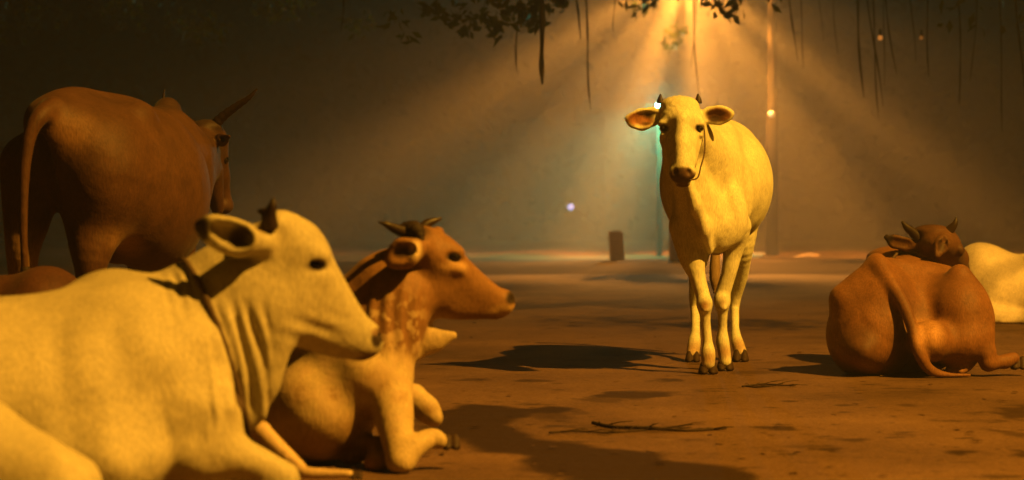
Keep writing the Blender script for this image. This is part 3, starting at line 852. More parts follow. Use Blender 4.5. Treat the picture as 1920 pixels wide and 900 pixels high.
def brown_lying_cow():
    s = Sculpt(9.1, 0.0085)
    root = empty('cow', tuple(at(1715, 430, 9.6) * np.array([1, 1, 0])))
    tag(root, 'brown cow lying on the right, rump to the camera, tail on the road', 'cow')
    b = (0.19, 0.082, 0.027)
    s.ell((1634, 625, 0.15), (84, 92, 90), rot=10, k=0.05)
    s.ell((1646, 560, 0.18), (58, 80, 66), rot=28, k=0.06)
    s.cone((1643, 494, 0.14), (1585, 560, 0.12), 10, 30, k=0.07)
    s.ell((1795, 596, 0.15), (65, 88, 84), rot=-4, k=0.045)
    s.cone((1800, 515, 0.12), (1832, 600, 0.06), 20, 26, k=0.05)
    s.ell((1745, 640, -0.06), (40, 40, 40), rot=-20, k=0.06)
    s.ell((1715, 600, 0.32), (100, 100, 105), k=0.06)
    s.cone((1640, 497, 0.22), (1775, 515, 0.3), 16, 16, k=0.07)
    s.cone((1644, 492, 0.12), (1720, 600, 0.08), 12, 20, k=0.07)
    s.ell((1800, 640, 0.05), (60, 60, 46), rot=-22, k=0.05)
    s.cone((1718, 590, -0.17), (1700, 670, -0.17), 10, 16, k=0.05, sub=True)
    s.ell((1610, 596, -0.13), (10, 22, 22), rot=-20, k=0.05, sub=True)
    s.cone((1690, 545, -0.12), (1680, 640, -0.14), 10, 14, k=0.06, sub=True)
    s.ell((1768, 560, -0.16), (22, 26, 16), rot=-20, k=0.07, sub=True)
    s.ell((1612, 655, 0.02), (36, 60, 34), k=0.06)
    # fore part
    s.ell((1700, 570, 0.85), (100, 150, 95), k=0.1)
    s.ell((1668, 484, 1.0), (42, 70, 22), k=0.06)
    s.chain([(1690, 505, 0.95, 40), (1725, 482, 0.88, 32), (1750, 468, 0.8, 28)], k=0.05)
    # hind foot on the right
    s.chain([(1838, 630, 0.0, 27), (1848, 660, -0.02, 18), (1853, 680, -0.03, 15)], k=0.025)
    s.chain([(1853, 682, -0.03, 14), (1885, 678, 0.0, 12), (1900, 672, 0.02, 12)], k=0.02)
    s.limb([(1822, 668, 0.08, 15), (1812, 684, 0.02, 13), (1800, 695, -0.01, 9)], k=0.015, col=(0.3, 0.15, 0.07))
    s.limb([(1800, 670, 0.1, 14), (1786, 690, 0.02, 10), (1778, 698, 0.0, 8)], k=0.015)
    # head turned away
    HD_SHADE = (0.10, 0.045, 0.018)  # head coat coloured darker for the shade the head lies in
    s.ell((1757, 457, 0.74), (36, 46, 29), k=0.03, col=HD_SHADE)
    s.ell((1748, 434, 0.76), (36, 30, 13), rot=2, k=0.03, col=TAN_D)
    s.chain([(1772, 462, 0.76, 30), (1790, 486, 0.92, 24), (1800, 505, 1.05, 18)], k=0.03, col=HD_SHADE)
    s.ell((1799, 470, 0.72), (8, 16, 12), k=0.015, col=TAN_D)
    s.chain([(1716, 460, 0.74, 9), (1698, 458, 0.74, 13), (1678, 453, 0.74, 13), (1662, 445, 0.74, 6)], k=0.012, sq=((0.1, 1, 0.3), 0.45), col=HD_SHADE)
    s.chain([(1702, 458, 0.725, 8), (1680, 454, 0.725, 9), (1668, 448, 0.725, 4)], k=0.006, sq=((0.1, 1, 0.3), 0.5), sub=True)
    s.paint((1664, 446, 0.72), (13, 40, 13), DARK, 0.25)
    s.chain([(1770, 446, 0.64, 10), (1766, 460, 0.60, 15), (1758, 478, 0.58, 7)], k=0.012, sq=((-0.2, 1, 0.1), 0.5), col=HD_SHADE)
    s.chain([(1771, 450, 0.605, 6), (1768, 461, 0.58, 9), (1762, 472, 0.575, 5)], k=0.006, sq=((-0.2, 1, 0.1), 0.6), sub=True)
    s.paint((1768, 460, 0.57), (10, 18, 14), (0.05, 0.025, 0.015), 0.25)
    # tail
    s.limb([(1650, 498, 0.08, 12), (1676, 540, -0.02, 12), (1698, 580, -0.08, 11.5), (1712, 620, -0.12, 11), (1722, 660, -0.16, 10.5), (1742, 692, -0.13, 10), (1775, 706, -0.10, 8.5), (1818, 705, -0.08, 5)], k=0.035)
    s.paint((1614, 640, -0.05), (26, 60, 34), (0.10, 0.045, 0.02), 0.8)
    s.paint((1700, 560, 0.0), (26, 60, 30), (0.13, 0.055, 0.022), 0.8)
    s.paint((1800, 530, 0.05), (46, 90, 30), (0.15, 0.065, 0.024), 0.9)
    s.paint((1690, 650, -0.0), (24, 60, 70), (0.10, 0.045, 0.02), 0.7)
    s.paint((1738, 625, -0.1), (24, 60, 28), (0.50, 0.26, 0.10), 0.7)
    body = s.build('body', M_BROWN, root, b, floor=0.004, smooth=3)
    tube_px('horn', s, [(1722, 446, 0.74, 11), (1710, 434, 0.73, 8.5), (1700, 426, 0.72, 6.5), (1691, 415, 0.71, 2)], M_HORN, root)
    tube_px('horn', s, [(1772, 442, 0.72, 11), (1782, 430, 0.71, 9), (1790, 420, 0.7, 6), (1793, 407, 0.7, 1.5)], M_HORN, root)
    eye_px(s, (1804, 470, 0.74), (4, 12, 7), root)
    ring_px('rope_collar', s, body, (1720, 485, 0.89), (-0.27, 0.24, 0.84), (-0.6, -0.68, 0), 0.007, M_ROPE, root, tilt=0)
    hoof_px(s, (1911, 694, 0.03), 36, 27, root, depth=16)
    return root


def white_far_cow():
    s = Sculpt(14.3, 0.013)
    root = empty('cow', tuple(at(1980, 430, 14.5) * np.array([1, 1, 0])))
    tag(root, 'white cow lying behind the brown one, cut by the right edge', 'cow')
    s.ell((1852, 545, 0.25), (66, 80, 86), k=0.08)
    s.ell((1960, 548, 0.25), (130, 95, 76), k=0.1)
    s.ell((2060, 540, 0.25), (80, 90, 86), k=0.1)
    s.ell((1832, 500, 0.25), (36, 60, 42), k=0.08)
    s.cone((2090, 500, 0.25), (2160, 430, 0.2), 45, 26, k=0.05)
    s.ell((2170, 418, 0.2), (26, 26, 24), k=0.03)
    s.cone((2175, 420, 0.2), (2225, 465, 0.2), 24, 12, k=0.03)
    s.ell((2150, 415, 0.1), (8, 20, 10), k=0.02)
    s.ell((2150, 415, 0.3), (8, 20, 10), k=0.02)
    s.chain([(1850, 590, 0.0, 28), (1920, 600, -0.05, 16), (1880, 606, -0.08, 8)], k=0.03)
    s.chain([(2080, 590, 0.0, 24), (2140, 602, -0.02, 12), (2090, 606, -0.02, 8)], k=0.03)
    s.build('body', M_CREAM, root, (0.72, 0.62, 0.46), floor=0.004)
    tube_px('horn', s, [(2160, 400, 0.14, 6), (2158, 390, 0.1, 4), (2162, 380, 0.1, 1)], M_HORN, root)
    tube_px('horn', s, [(2160, 400, 0.26, 6), (2158, 390, 0.3, 4), (2162, 380, 0.3, 1)], M_HORN, root)
    return root


def dark_lying_cow():
    s = Sculpt(6.7, 0.012)
    root = empty('cow', tuple(at(60, 430, 6.7) * np.array([1, 1, 0])))
    tag(root, 'dark reddish cow lying between the cream cow and the bull', 'cow')
    b = (0.07, 0.028, 0.014)
    s.ell((85, 610, 0), (90, 120, 112), k=0.1)
    s.ell((-60, 640, 0.05), (170, 130, 116), k=0.1)
    s.ell((-200, 625, 0.1), (90, 120, 118), k=0.1)
    s.ell((-20, 565, 0.0), (60, 60, 38), k=0.08)
    s.cone((-230, 570, 0.1), (-320, 470, 0.05), 55, 36, k=0.06)
    s.ell((-330, 450, 0.05), (36, 42, 34), k=0.03)
    s.cone((-335, 455, 0.05), (-410, 520, 0.05), 32, 18, k=0.03)
    s.ell((-310, 450, -0.1), (14, 30, 16), k=0.02)
    s.ell((-310, 450, 0.2), (14, 30, 16), k=0.02)
    s.chain([(90, 690, -0.2, 45), (0, 740, -0.25, 28), (60, 790, -0.28, 12)], k=0.04)
    s.build('body', M_BROWN, root, b, floor=0.004)
    tube_px('horn', s, [(-325, 425, 0.0, 9), (-330, 405, -0.03, 6), (-322, 388, -0.04, 1)], M_HORN, root)
    tube_px('horn', s, [(-325, 425, 0.1, 9), (-330, 405, 0.13, 6), (-322, 388, 0.14, 1)], M_HORN, root)
    return root


for f in (standing_cow, bull, cream_lying_cow, mottled_cow, brown_lying_cow, white_far_cow, dark_lying_cow):
    f()

# ------------------------------------------------------------------ ground


def ground_material():
    m = bpy.data.materials.new('worn_asphalt')
    N, L = nodes_of(m)
    b = N['Principled BSDF']
    geo = N.new('ShaderNodeTexCoord')

    def noise(scale, det, rough=0.6, sc=(1, 1, 1)):
        mp = N.new('ShaderNodeMapping'); mp.inputs['Scale'].default_value = sc
        L.new(geo.outputs['Object'], mp.inputs['Vector'])
        n = N.new('ShaderNodeTexNoise'); n.inputs['Scale'].default_value = scale
        n.inputs['Detail'].default_value = det; n.inputs['Roughness'].default_value = rough
        L.new(mp.outputs[0], n.inputs['Vector'])
        return n.outputs[0]

    def ramp(src, stops):
        r = N.new('ShaderNodeValToRGB')
        e = r.color_ramp.elements
        e[0].position, e[0].color = stops[0][0], (*stops[0][1], 1)
        e[1].position, e[1].color = stops[-1][0], (*stops[-1][1], 1)
        for p, c in stops[1:-1]:
            q = e.new(p); q.color = (*c, 1)
        L.new(src, r.inputs[0])
        return r.outputs[0]

    def mix(f, a, bb, mode='MIX', fv=None):
        x = N.new('ShaderNodeMix'); x.data_type = 'RGBA'; x.blend_type = mode
        if f is None: x.inputs['Factor'].default_value = fv
        else: L.new(f, x.inputs['Factor'])
        for k, v in (('A', a), ('B', bb)):
            if isinstance(v, tuple): x.inputs[k].default_value = (*v, 1)
            else: L.new(v, x.inputs[k])
        return x.outputs['Result']
    base = ramp(noise(0.8, 6), [(0.3, (0.085, 0.048, 0.028)), (0.5, (0.14, 0.079, 0.045)), (0.7, (0.20, 0.115, 0.065))])
    grit = ramp(noise(120, 3, 0.7), [(0.3, (0.55, 0.55, 0.55)), (0.7, (1.35, 1.35, 1.35))])
    c = mix(None, base, grit, 'MULTIPLY', 1.0)
    # dung marks and damp spots, wider than deep
    sp = ramp(noise(3.2, 5, 0.62, (0.8, 1.0, 1)), [(0.59, (0, 0, 0)), (0.67, (0.8, 0.8, 0.8))])
    c = mix(sp, c, (0.035, 0.02, 0.012))
    sp2 = ramp(noise(11, 3, 0.5, (0.7, 1.0, 1)), [(0.64, (0, 0, 0)), (0.70, (0.9, 0.9, 0.9))])
    c = mix(sp2, c, (0.045, 0.025, 0.014))
    pale = ramp(noise(5, 5, 0.7), [(0.62, (0, 0, 0)), (0.74, (0.5, 0.5, 0.5))])
    c = mix(pale, c, (0.26, 0.17, 0.10))
    st = N.new('ShaderNodeAttribute'); st.attribute_name = 'dark_mark'
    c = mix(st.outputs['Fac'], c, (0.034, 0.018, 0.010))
    L.new(c, b.inputs['Base Color'])
    rr = N.new('ShaderNodeMapRange'); rr.inputs[3].default_value = 0.75; rr.inputs[4].default_value = 0.95
    L.new(noise(6, 4), rr.inputs[0]); L.new(rr.outputs[0], b.inputs['Roughness'])
    b.inputs['Specular IOR Level'].default_value = 0.12
    b1 = N.new('ShaderNodeBump'); b1.inputs['Strength'].default_value = 0.6; b1.inputs['Distance'].default_value = 0.004
    L.new(noise(150, 3, 0.7), b1.inputs['Height'])
    b2 = N.new('ShaderNodeBump'); b2.inputs['Strength'].default_value = 0.5; b2.inputs['Distance'].default_value = 0.02
    L.new(noise(9, 5), b2.inputs['Height']); L.new(b1.outputs[0], b2.inputs['Normal'])
    L.new(b2.outputs[0], b.inputs['Normal'])
    return m


M_ROAD = ground_material()
rnd = random.Random(11)
tag(mesh_obj('road', [(-90, -6, 0), (90, -6, 0), (90, 130, 0), (-90, 130, 0)], [[0, 1, 2, 3]], M_ROAD, smooth=False), kind='structure')

# the near road as a finer sheet, with one large dark patch and small damp and dung stains as a vertex value
def ground_xy(px, py):
    p = at(px, py, CZ * FPX / (py - HY))
    return p[0], p[1]


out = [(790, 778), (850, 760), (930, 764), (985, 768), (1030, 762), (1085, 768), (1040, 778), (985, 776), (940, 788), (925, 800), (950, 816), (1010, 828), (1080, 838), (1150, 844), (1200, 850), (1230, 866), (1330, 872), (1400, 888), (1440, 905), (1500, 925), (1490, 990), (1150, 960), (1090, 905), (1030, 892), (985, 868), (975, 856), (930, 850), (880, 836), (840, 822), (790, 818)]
poly = np.array([ground_xy(*p) for p in out])  # outline of one large patch, darker than the asphalt around it
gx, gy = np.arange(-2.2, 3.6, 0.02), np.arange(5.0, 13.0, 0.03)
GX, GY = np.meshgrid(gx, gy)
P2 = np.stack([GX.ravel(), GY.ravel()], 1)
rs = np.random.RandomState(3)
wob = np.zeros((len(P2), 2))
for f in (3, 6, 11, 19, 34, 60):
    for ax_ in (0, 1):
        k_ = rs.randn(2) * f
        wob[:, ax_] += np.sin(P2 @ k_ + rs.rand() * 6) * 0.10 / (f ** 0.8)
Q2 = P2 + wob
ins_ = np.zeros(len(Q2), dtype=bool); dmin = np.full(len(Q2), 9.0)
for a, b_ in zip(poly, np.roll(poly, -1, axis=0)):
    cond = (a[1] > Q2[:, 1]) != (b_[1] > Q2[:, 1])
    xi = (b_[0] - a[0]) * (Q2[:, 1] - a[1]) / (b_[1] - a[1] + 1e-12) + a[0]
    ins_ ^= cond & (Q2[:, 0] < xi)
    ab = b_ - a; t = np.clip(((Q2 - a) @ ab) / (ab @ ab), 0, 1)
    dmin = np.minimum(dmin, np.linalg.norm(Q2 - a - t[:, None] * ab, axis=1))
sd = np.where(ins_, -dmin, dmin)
dark_mark = np.clip(0.5 - sd / 0.045, 0, 1)
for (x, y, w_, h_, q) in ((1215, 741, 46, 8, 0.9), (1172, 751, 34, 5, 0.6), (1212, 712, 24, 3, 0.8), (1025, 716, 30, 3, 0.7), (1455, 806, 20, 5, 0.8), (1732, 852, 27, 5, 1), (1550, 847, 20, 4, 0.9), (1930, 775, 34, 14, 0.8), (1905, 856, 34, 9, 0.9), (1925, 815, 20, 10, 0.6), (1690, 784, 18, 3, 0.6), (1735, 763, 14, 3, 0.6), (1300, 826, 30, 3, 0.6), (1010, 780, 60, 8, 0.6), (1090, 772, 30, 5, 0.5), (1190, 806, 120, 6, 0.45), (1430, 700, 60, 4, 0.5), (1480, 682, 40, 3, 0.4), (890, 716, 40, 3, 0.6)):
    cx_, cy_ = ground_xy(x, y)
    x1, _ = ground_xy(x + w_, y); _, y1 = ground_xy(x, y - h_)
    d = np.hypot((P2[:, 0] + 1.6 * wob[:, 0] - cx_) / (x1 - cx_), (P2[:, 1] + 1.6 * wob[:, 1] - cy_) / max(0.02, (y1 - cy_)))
    dark_mark = np.maximum(dark_mark, np.clip((1.15 - d) / 0.35, 0, 1) * q)
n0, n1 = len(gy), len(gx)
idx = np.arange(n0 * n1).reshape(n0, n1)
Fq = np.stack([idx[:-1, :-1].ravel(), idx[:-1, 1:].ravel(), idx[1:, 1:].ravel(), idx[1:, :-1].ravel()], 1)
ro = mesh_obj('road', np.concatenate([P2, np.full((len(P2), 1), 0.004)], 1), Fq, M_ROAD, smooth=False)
fa = ro.data.attributes.new('dark_mark', 'FLOAT', 'POINT'); fa.data.foreach_set('value', dark_mark.astype(np.float32))
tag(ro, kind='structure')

# raised dirt verge beyond the road
M_DIRT = simple('verge_dirt', (0.034, 0.017, 0.007), 0.95, 0.05, 0.6, 1.2, bump=0.03)
g = []
nx, ny = 150, 50
for j in range(ny + 1):
    for i in range(nx + 1):
        x = -45 + 90 * i / nx
        y = 27.5 + (j / ny) ** 1.3 * 68
        e = 29.3 + 0.7 * math.sin(x * 0.35) - 0.10 * x + 0.3 * math.sin(x * 1.7)
        h = 0.16 * min(1, max(0, (y - e) / 2.2)) + 0.035 * math.sin(x * 2.1 + y) * math.sin(y * 1.3 + x * 0.4)
        if y < e: h = -0.05
        g.append((x, y, h))
Fc = [[j * (nx + 1) + i, j * (nx + 1) + i + 1, (j + 1) * (nx + 1) + i + 1, (j + 1) * (nx + 1) + i] for j in range(ny) for i in range(nx)]
tag(mesh_obj('verge', g, Fc, M_DIRT), kind='structure')

# stones and clods on the verge
M_STONE = simple('stone', (0.22, 0.15, 0.09), 0.9, 0.2, 0.4, 14, bump=0.01)


def rock(px, py, Y, r, seed, name='stone'):
    rr = random.Random(seed)
    V, Fc = [], []
    p = at(px, py, Y)
    n, mm = 10, 7
    ph = [rr.uniform(0, 6) for _ in range(6)]
    for a in range(mm):
        th = math.pi * a / (mm - 1)
        for c in range(n):
            f = 2 * math.pi * c / n
            q = r * (1 + 0.18 * math.sin(2 * f + ph[0] + th) + 0.14 * math.sin(3 * th + ph[1]) + 0.1 * math.sin(5 * f + ph[2]))
            V.append((p[0] + q * 1.3 * math.sin(th) * math.cos(f), Y + q * math.sin(th) * math.sin(f), p[2] + q * 0.62 * math.cos(th)))
    for a in range(mm - 1):
        for c in range(n):
            Fc.append([a * n + c, a * n + (c + 1) % n, (a + 1) * n + (c + 1) % n, (a + 1) * n + c])
    return mesh_obj(name, V, Fc, M_STONE, origin=tuple(p))


for i, (x, y, r, lab) in enumerate(((1516, 489, 0.22, 'largest pale stone on the dirt verge behind the standing cow'),
                                    (1421, 483, 0.14, 'small stone on the verge near the foot of the lamp post'),
                                    (1542, 496, 0.10, 'small clod just right of the largest stone on the verge'))):
    tag(rock(x, y, 38 if i < 2 else 36, r, i + 3), lab, 'stone', 'stones on the verge')

# ------------------------------------------------------------------ bollards
M_BOL = simple('bollard_stone', (0.42, 0.22, 0.12), 0.85, 0.2, 0.3, 10, bump=0.01)


def box_mesh(x0, x1, y0, y1, z0, z1, bev=0.02, taper=0.0, lean=0.0):
    V = []
    for z, s in ((z0, 0), (z1 - bev, taper), (z1, taper + bev)):
        o = lean * (z - z0)
        for (x, y) in ((x0 + s, y0 + s), (x1 - s, y0 + s), (x1 - s, y1 - s), (x0 + s, y1 - s)):
            V.append((x + o, y, z))
    Fc = [[3, 2, 1, 0], [8, 9, 10, 11]]
    for k in range(2):
        for i in range(4):
            Fc.append([k * 4 + i, k * 4 + (i + 1) % 4, (k + 1) * 4 + (i + 1) % 4, (k + 1) * 4 + i])
    return V, Fc


for (xa, xb, top, lean, lab) in ((1146, 1173, 433, -0.06, 'short square stone bollard standing alone at the road edge'),
                                 (1256, 1284, 420, 0.0, 'stone bollard half hidden behind the standing cow')):
    Y = 32.3
    a, b_ = at(xa, top, Y), at(xb, top, Y)
    V, Fc = box_mesh(a[0], b_[0], Y, Y + 0.24, -0.02, a[2], 0.02, 0.005, lean)
    o = mesh_obj('bollard', V, Fc, M_BOL, smooth=False, origin=(float((a[0] + b_[0]) / 2), Y + 0.12, 0))
    tag(o, lab, 'bollard', 'stone bollards along the road edge')

# ------------------------------------------------------------------ street lamps
M_STEEL = simple('lamp_steel', (0.008, 0.005, 0.003), 0.85, 0.05, 0.2, 6)
M_LAMP = simple('sodium_lens', (0.9, 0.8, 0.5), 0.4, 0.3, 0.02, emit=(1.0, 0.62, 0.16), estr=6)
M_TEAL = simple('mercury_lens', (0.8, 0.9, 0.9), 0.4, 0.3, 0.02, emit=(0.55, 0.8, 1.0), estr=1.6)


def street_lamp(base, head, label, lens=M_LAMP, r=0.1, collar=True):
    root = empty('street_lamp', base)
    tag(root, label, 'street lamp')
    b = Vector(base); h = Vector(head)
    top = Vector((b.x, b.y, h.z - 0.25))
    V, Fc = tube_mesh([b, b + Vector((0, 0, (top.z - b.z) * 0.5)), b + Vector((0, 0, (top.z - b.z) * 0.502)), top], [r * 1.35, r * 1.3, r, r * 0.85], 20)
    mesh_obj('post', V, Fc, M_STEEL, root)
    d = h - top
    pts = [top - Vector((0, 0, 0.3)), top, top + d * 0.25 + Vector((0, 0, 0.12)), top + d * 0.6 + Vector((0, 0, 0.2)), h + Vector((0, 0, 0.12))]
    q = spline([(*p, 0.045) for p in pts], 6)
    V, Fc = tube_mesh([p[:3] for p in q], [0.045] * len(q), 12)
    mesh_obj('arm', V, Fc, M_STEEL, root)
    dd = Vector((d.x, d.y, 0)); dd = dd.normalized() if dd.length > 0.01 else Vector((1, 0, 0))
    hv = [h - dd * 0.32 + Vector((0, 0, 0.10)), h - dd * 0.2 + Vector((0, 0, 0.10)), h + Vector((0, 0, 0.10)), h + dd * 0.22 + Vector((0, 0, 0.08)), h + dd * 0.32 + Vector((0, 0, 0.07))]
    V, Fc = tube_mesh(hv, [0.05, 0.10, 0.13, 0.10, 0.03], 16)
    mesh_obj('housing', V, Fc, M_STEEL, root)
    V, Fc = tube_mesh([h - dd * 0.12 + Vector((0, 0, 0.0)), h - dd * 0.05 + Vector((0, 0, -0.005)), h + dd * 0.08 + Vector((0, 0, -0.005)), h + dd * 0.16], [0.02, 0.06, 0.06, 0.02], 14)
    mesh_obj('lens', V, Fc, lens, root)
    if collar:
        V, Fc = tube_mesh([b + Vector((0, 0, 0.0)), b + Vector((0, 0, 0.03))], [r * 2.2, r * 2.2], 20)
        mesh_obj('base_plate', V, Fc, M_STEEL, root)
    return root


street_lamp((5.42, 40.0, 0.12), (LAMP_F[0], LAMP_F[1], LAMP_F[2] + 0.12), 'tall sodium street lamp glowing through the haze behind the standing cow')
street_lamp((LAMP_K[0] + 1.6, LAMP_K[1] - 0.5, 0), (LAMP_K[0], LAMP_K[1], LAMP_K[2] + 0.12), 'tall street lamp out of frame on the right lighting the cows', r=0.12)
# the pale green lamp far behind the cow's ear
root = empty('street_lamp', (LAMP_T[0] + 0.05, LAMP_T[1] + 0.3, 0.1))
tag(root, 'blue-green lamp on a thin post right behind the standing cow\'s ear', 'street lamp')
V, Fc = tube_mesh([(LAMP_T[0] + 0.05, LAMP_T[1] + 0.3, 0.1), (LAMP_T[0] + 0.05, LAMP_T[1] + 0.3, LAMP_T[2] + 0.1)], [0.06, 0.05], 14)
mesh_obj('post', V, Fc, M_STEEL, root)
V, Fc = [], []
for a in range(9):
    th = math.pi * a / 8
    for c in range(14):
        f = 2 * math.pi * c / 14
        V.append((LAMP_T[0] + 0.045 * math.sin(th) * math.cos(f), LAMP_T[1] + 0.045 * math.sin(th) * math.sin(f), LAMP_T[2] + 0.06 * math.cos(th)))
for a in range(8):
    for c in range(14):
        Fc.append([a * 14 + c, (a + 1) * 14 + c, (a + 1) * 14 + (c + 1) % 14, a * 14 + (c + 1) % 14])
mesh_obj('globe', V, Fc, M_TEAL, root)

# far small glowing balls


def glow_spot(px, py, Y, r, col, s, label, name='glow_spot', cat='light'):
    p = at(px, py, Y)
    root = empty(name, tuple(p)); tag(root, label, cat)
    V, Fc = [], []
    for a in range(7):
        th = math.pi * a / 6
        for c in range(10):
            f = 2 * math.pi * c / 10
            V.append((p[0] + r * math.sin(th) * math.cos(f), p[1] + r * math.sin(th) * math.sin(f), p[2] + r * math.cos(th)))
    for a in range(6):
        for c in range(10):
            Fc.append([a * 10 + c, (a + 1) * 10 + c, (a + 1) * 10 + (c + 1) % 10, a * 10 + (c + 1) % 10])
    mesh_obj('glow_ball', V, Fc, simple('glow', (0.5, 0.5, 0.5), emit=col, estr=s), root)
    V, Fc = tube_mesh([p + np.array([0, 0, r]), p + np.array([0, 0, r + 0.08])], [r * 0.6, r * 0.4], 10)
    mesh_obj('stub', V, Fc, M_STEEL, root)
    return root


glow_spot(1070, 388, 52, 0.09, (0.25, 0.42, 1.0), 1.1, 'small bluish light far away left of the standing cow', 'distant_lamp')
glow_spot(1447, 214, 39.7, 0.07, (1.0, 0.45, 0.06), 0.45, 'yellow glowing ball half way up the lamp post')  # a bright spot on the post, built as an added glowing ball
glow_spot(1650, 71, 26, 0.035, (1.0, 0.32, 0.05), 0.6, 'tiny orange glowing ball among the aerial roots')  # bright spots among the roots, both built as added glowing balls
glow_spot(1727, 71, 26, 0.03, (1.0, 0.32, 0.05), 0.2, 'fainter tiny orange glowing ball right of the other among the roots')

# ------------------------------------------------------------------ far wood and wall
M_FAR = simple('far_foliage', (0.006, 0.0065, 0.004), 0.9, 0.05, 0.5, 1.5)
M_WALL = simple('plastered_wall', (0.05, 0.045, 0.03), 0.9, 0.1, 0.3, 1.5, bump=0.01)
V, Fc = [], []
rf = random.Random(5)
for i in range(22000):
    x = rf.uniform(-60, 60); y = rf.uniform(92, 104)
    hmax = 16 + 3 * math.sin(x * 0.3) + 2 * math.sin(x * 0.9)
    z = rf.uniform(0, 1) ** 0.8 * hmax
    s_ = rf.uniform(0.18, 0.42)
    a = Vector((rf.uniform(-1, 1), rf.uniform(-0.5, 0.5), rf.uniform(-1, 1))).normalized() * s_
    b_ = a.cross(Vector((rf.uniform(-1, 1), 1, rf.uniform(-1, 1)))).normalized() * s_ * 0.6
    n = len(V); c = Vector((x, y, z))
    V += [tuple(c + a), tuple(c + b_), tuple(c - a), tuple(c - b_)]
    Fc.append([n, n + 1, n + 2, n + 3])
k0 = len(V)      # the solid heart of the wood, so nothing glimmers through
for j in range(9):
    for i in range(81):
        V.append((-64 + 1.6 * i, 100 + 1.5 * math.sin(i * 1.1 + j * 0.7) + math.sin(i * 0.37 - j), -0.3 + j * (15 + 2.5 * math.sin(i * 0.45)) / 8))
for j in range(8):
    for i in range(80):
        a_ = k0 + j * 81 + i
        Fc.append([a_, a_ + 1, a_ + 82, a_ + 81])
tag(mesh_obj('far_wood', V, Fc, M_FAR, smooth=False), 'dark mass of trees far beyond the road', 'wood', kind='stuff')

# ------------------------------------------------------------------ banyans: trunk, limbs, hanging roots, leaves
M_BARK = simple('bark', (0.05, 0.032, 0.02), 0.9, 0.15, 0.45, 8, bump=0.02)


def leaf_material():
    m = bpy.data.materials.new('banyan_leaf')
    N, L = nodes_of(m)
    b = N['Principled BSDF']
    g_ = N.new('ShaderNodeNewGeometry')
    r = N.new('ShaderNodeValToRGB')
    r.color_ramp.elements[0].color = (0.03, 0.038, 0.012, 1); r.color_ramp.elements[1].color = (0.075, 0.08, 0.02, 1)
    L.new(g_.outputs['Random Per Island'], r.inputs[0]); L.new(r.outputs[0], b.inputs['Base Color'])
    b.inputs['Roughness'].default_value = 0.4
    tr = N.new('ShaderNodeBsdfTranslucent'); tr.inputs[0].default_value = (0.22, 0.24, 0.03, 1)
    mx = N.new('ShaderNodeMixShader'); mx.inputs[0].default_value = 0.3
    L.new(b.outputs[0], mx.inputs[1]); L.new(tr.outputs[0], mx.inputs[2])
    L.new(mx.outputs[0], N['Material Output'].inputs['Surface'])
    return m


M_LEAF = leaf_material()


def leaf_clumps(clumps, seed, size=0.075):
    """clumps: (x, y, z, radius, count) -> leaf faces, each a folded pointed blade"""
    r = random.Random(seed)
    V, Fc = [], []
    for (x, y, z, R_, n) in clumps:
        for _ in range(int(n * 1.7)):
            d = Vector((r.gauss(0, 1), r.gauss(0, 1), r.gauss(0, 0.6)))
            d = d.normalized() * R_ * r.uniform(0.1, 1) ** 0.6
            c = Vector((x, y, z)) + d
            a = Vector((r.uniform(-1, 1), r.uniform(-1, 1), r.uniform(-1.2, 0.2))).normalized()
            s_ = size * r.uniform(0.6, 1.25)
            b_ = a.cross(Vector((r.uniform(-1, 1), r.uniform(-1, 1), r.uniform(-1, 1)))).normalized()
            up = a.cross(b_)
            k = len(V)
            V += [tuple(c - a * s_), tuple(c + b_ * s_ * 0.48 + up * s_ * 0.12), tuple(c + a * s_ * 1.1), tuple(c - b_ * s_ * 0.48 + up * s_ * 0.12), tuple(c)]
            Fc += [[k, k + 1, k + 4], [k + 1, k + 2, k + 4], [k + 2, k + 3, k + 4], [k + 3, k, k + 4]]
    return V, Fc


def pw(px, py, Y):
    return tuple(float(v) for v in at(px, py, Y))


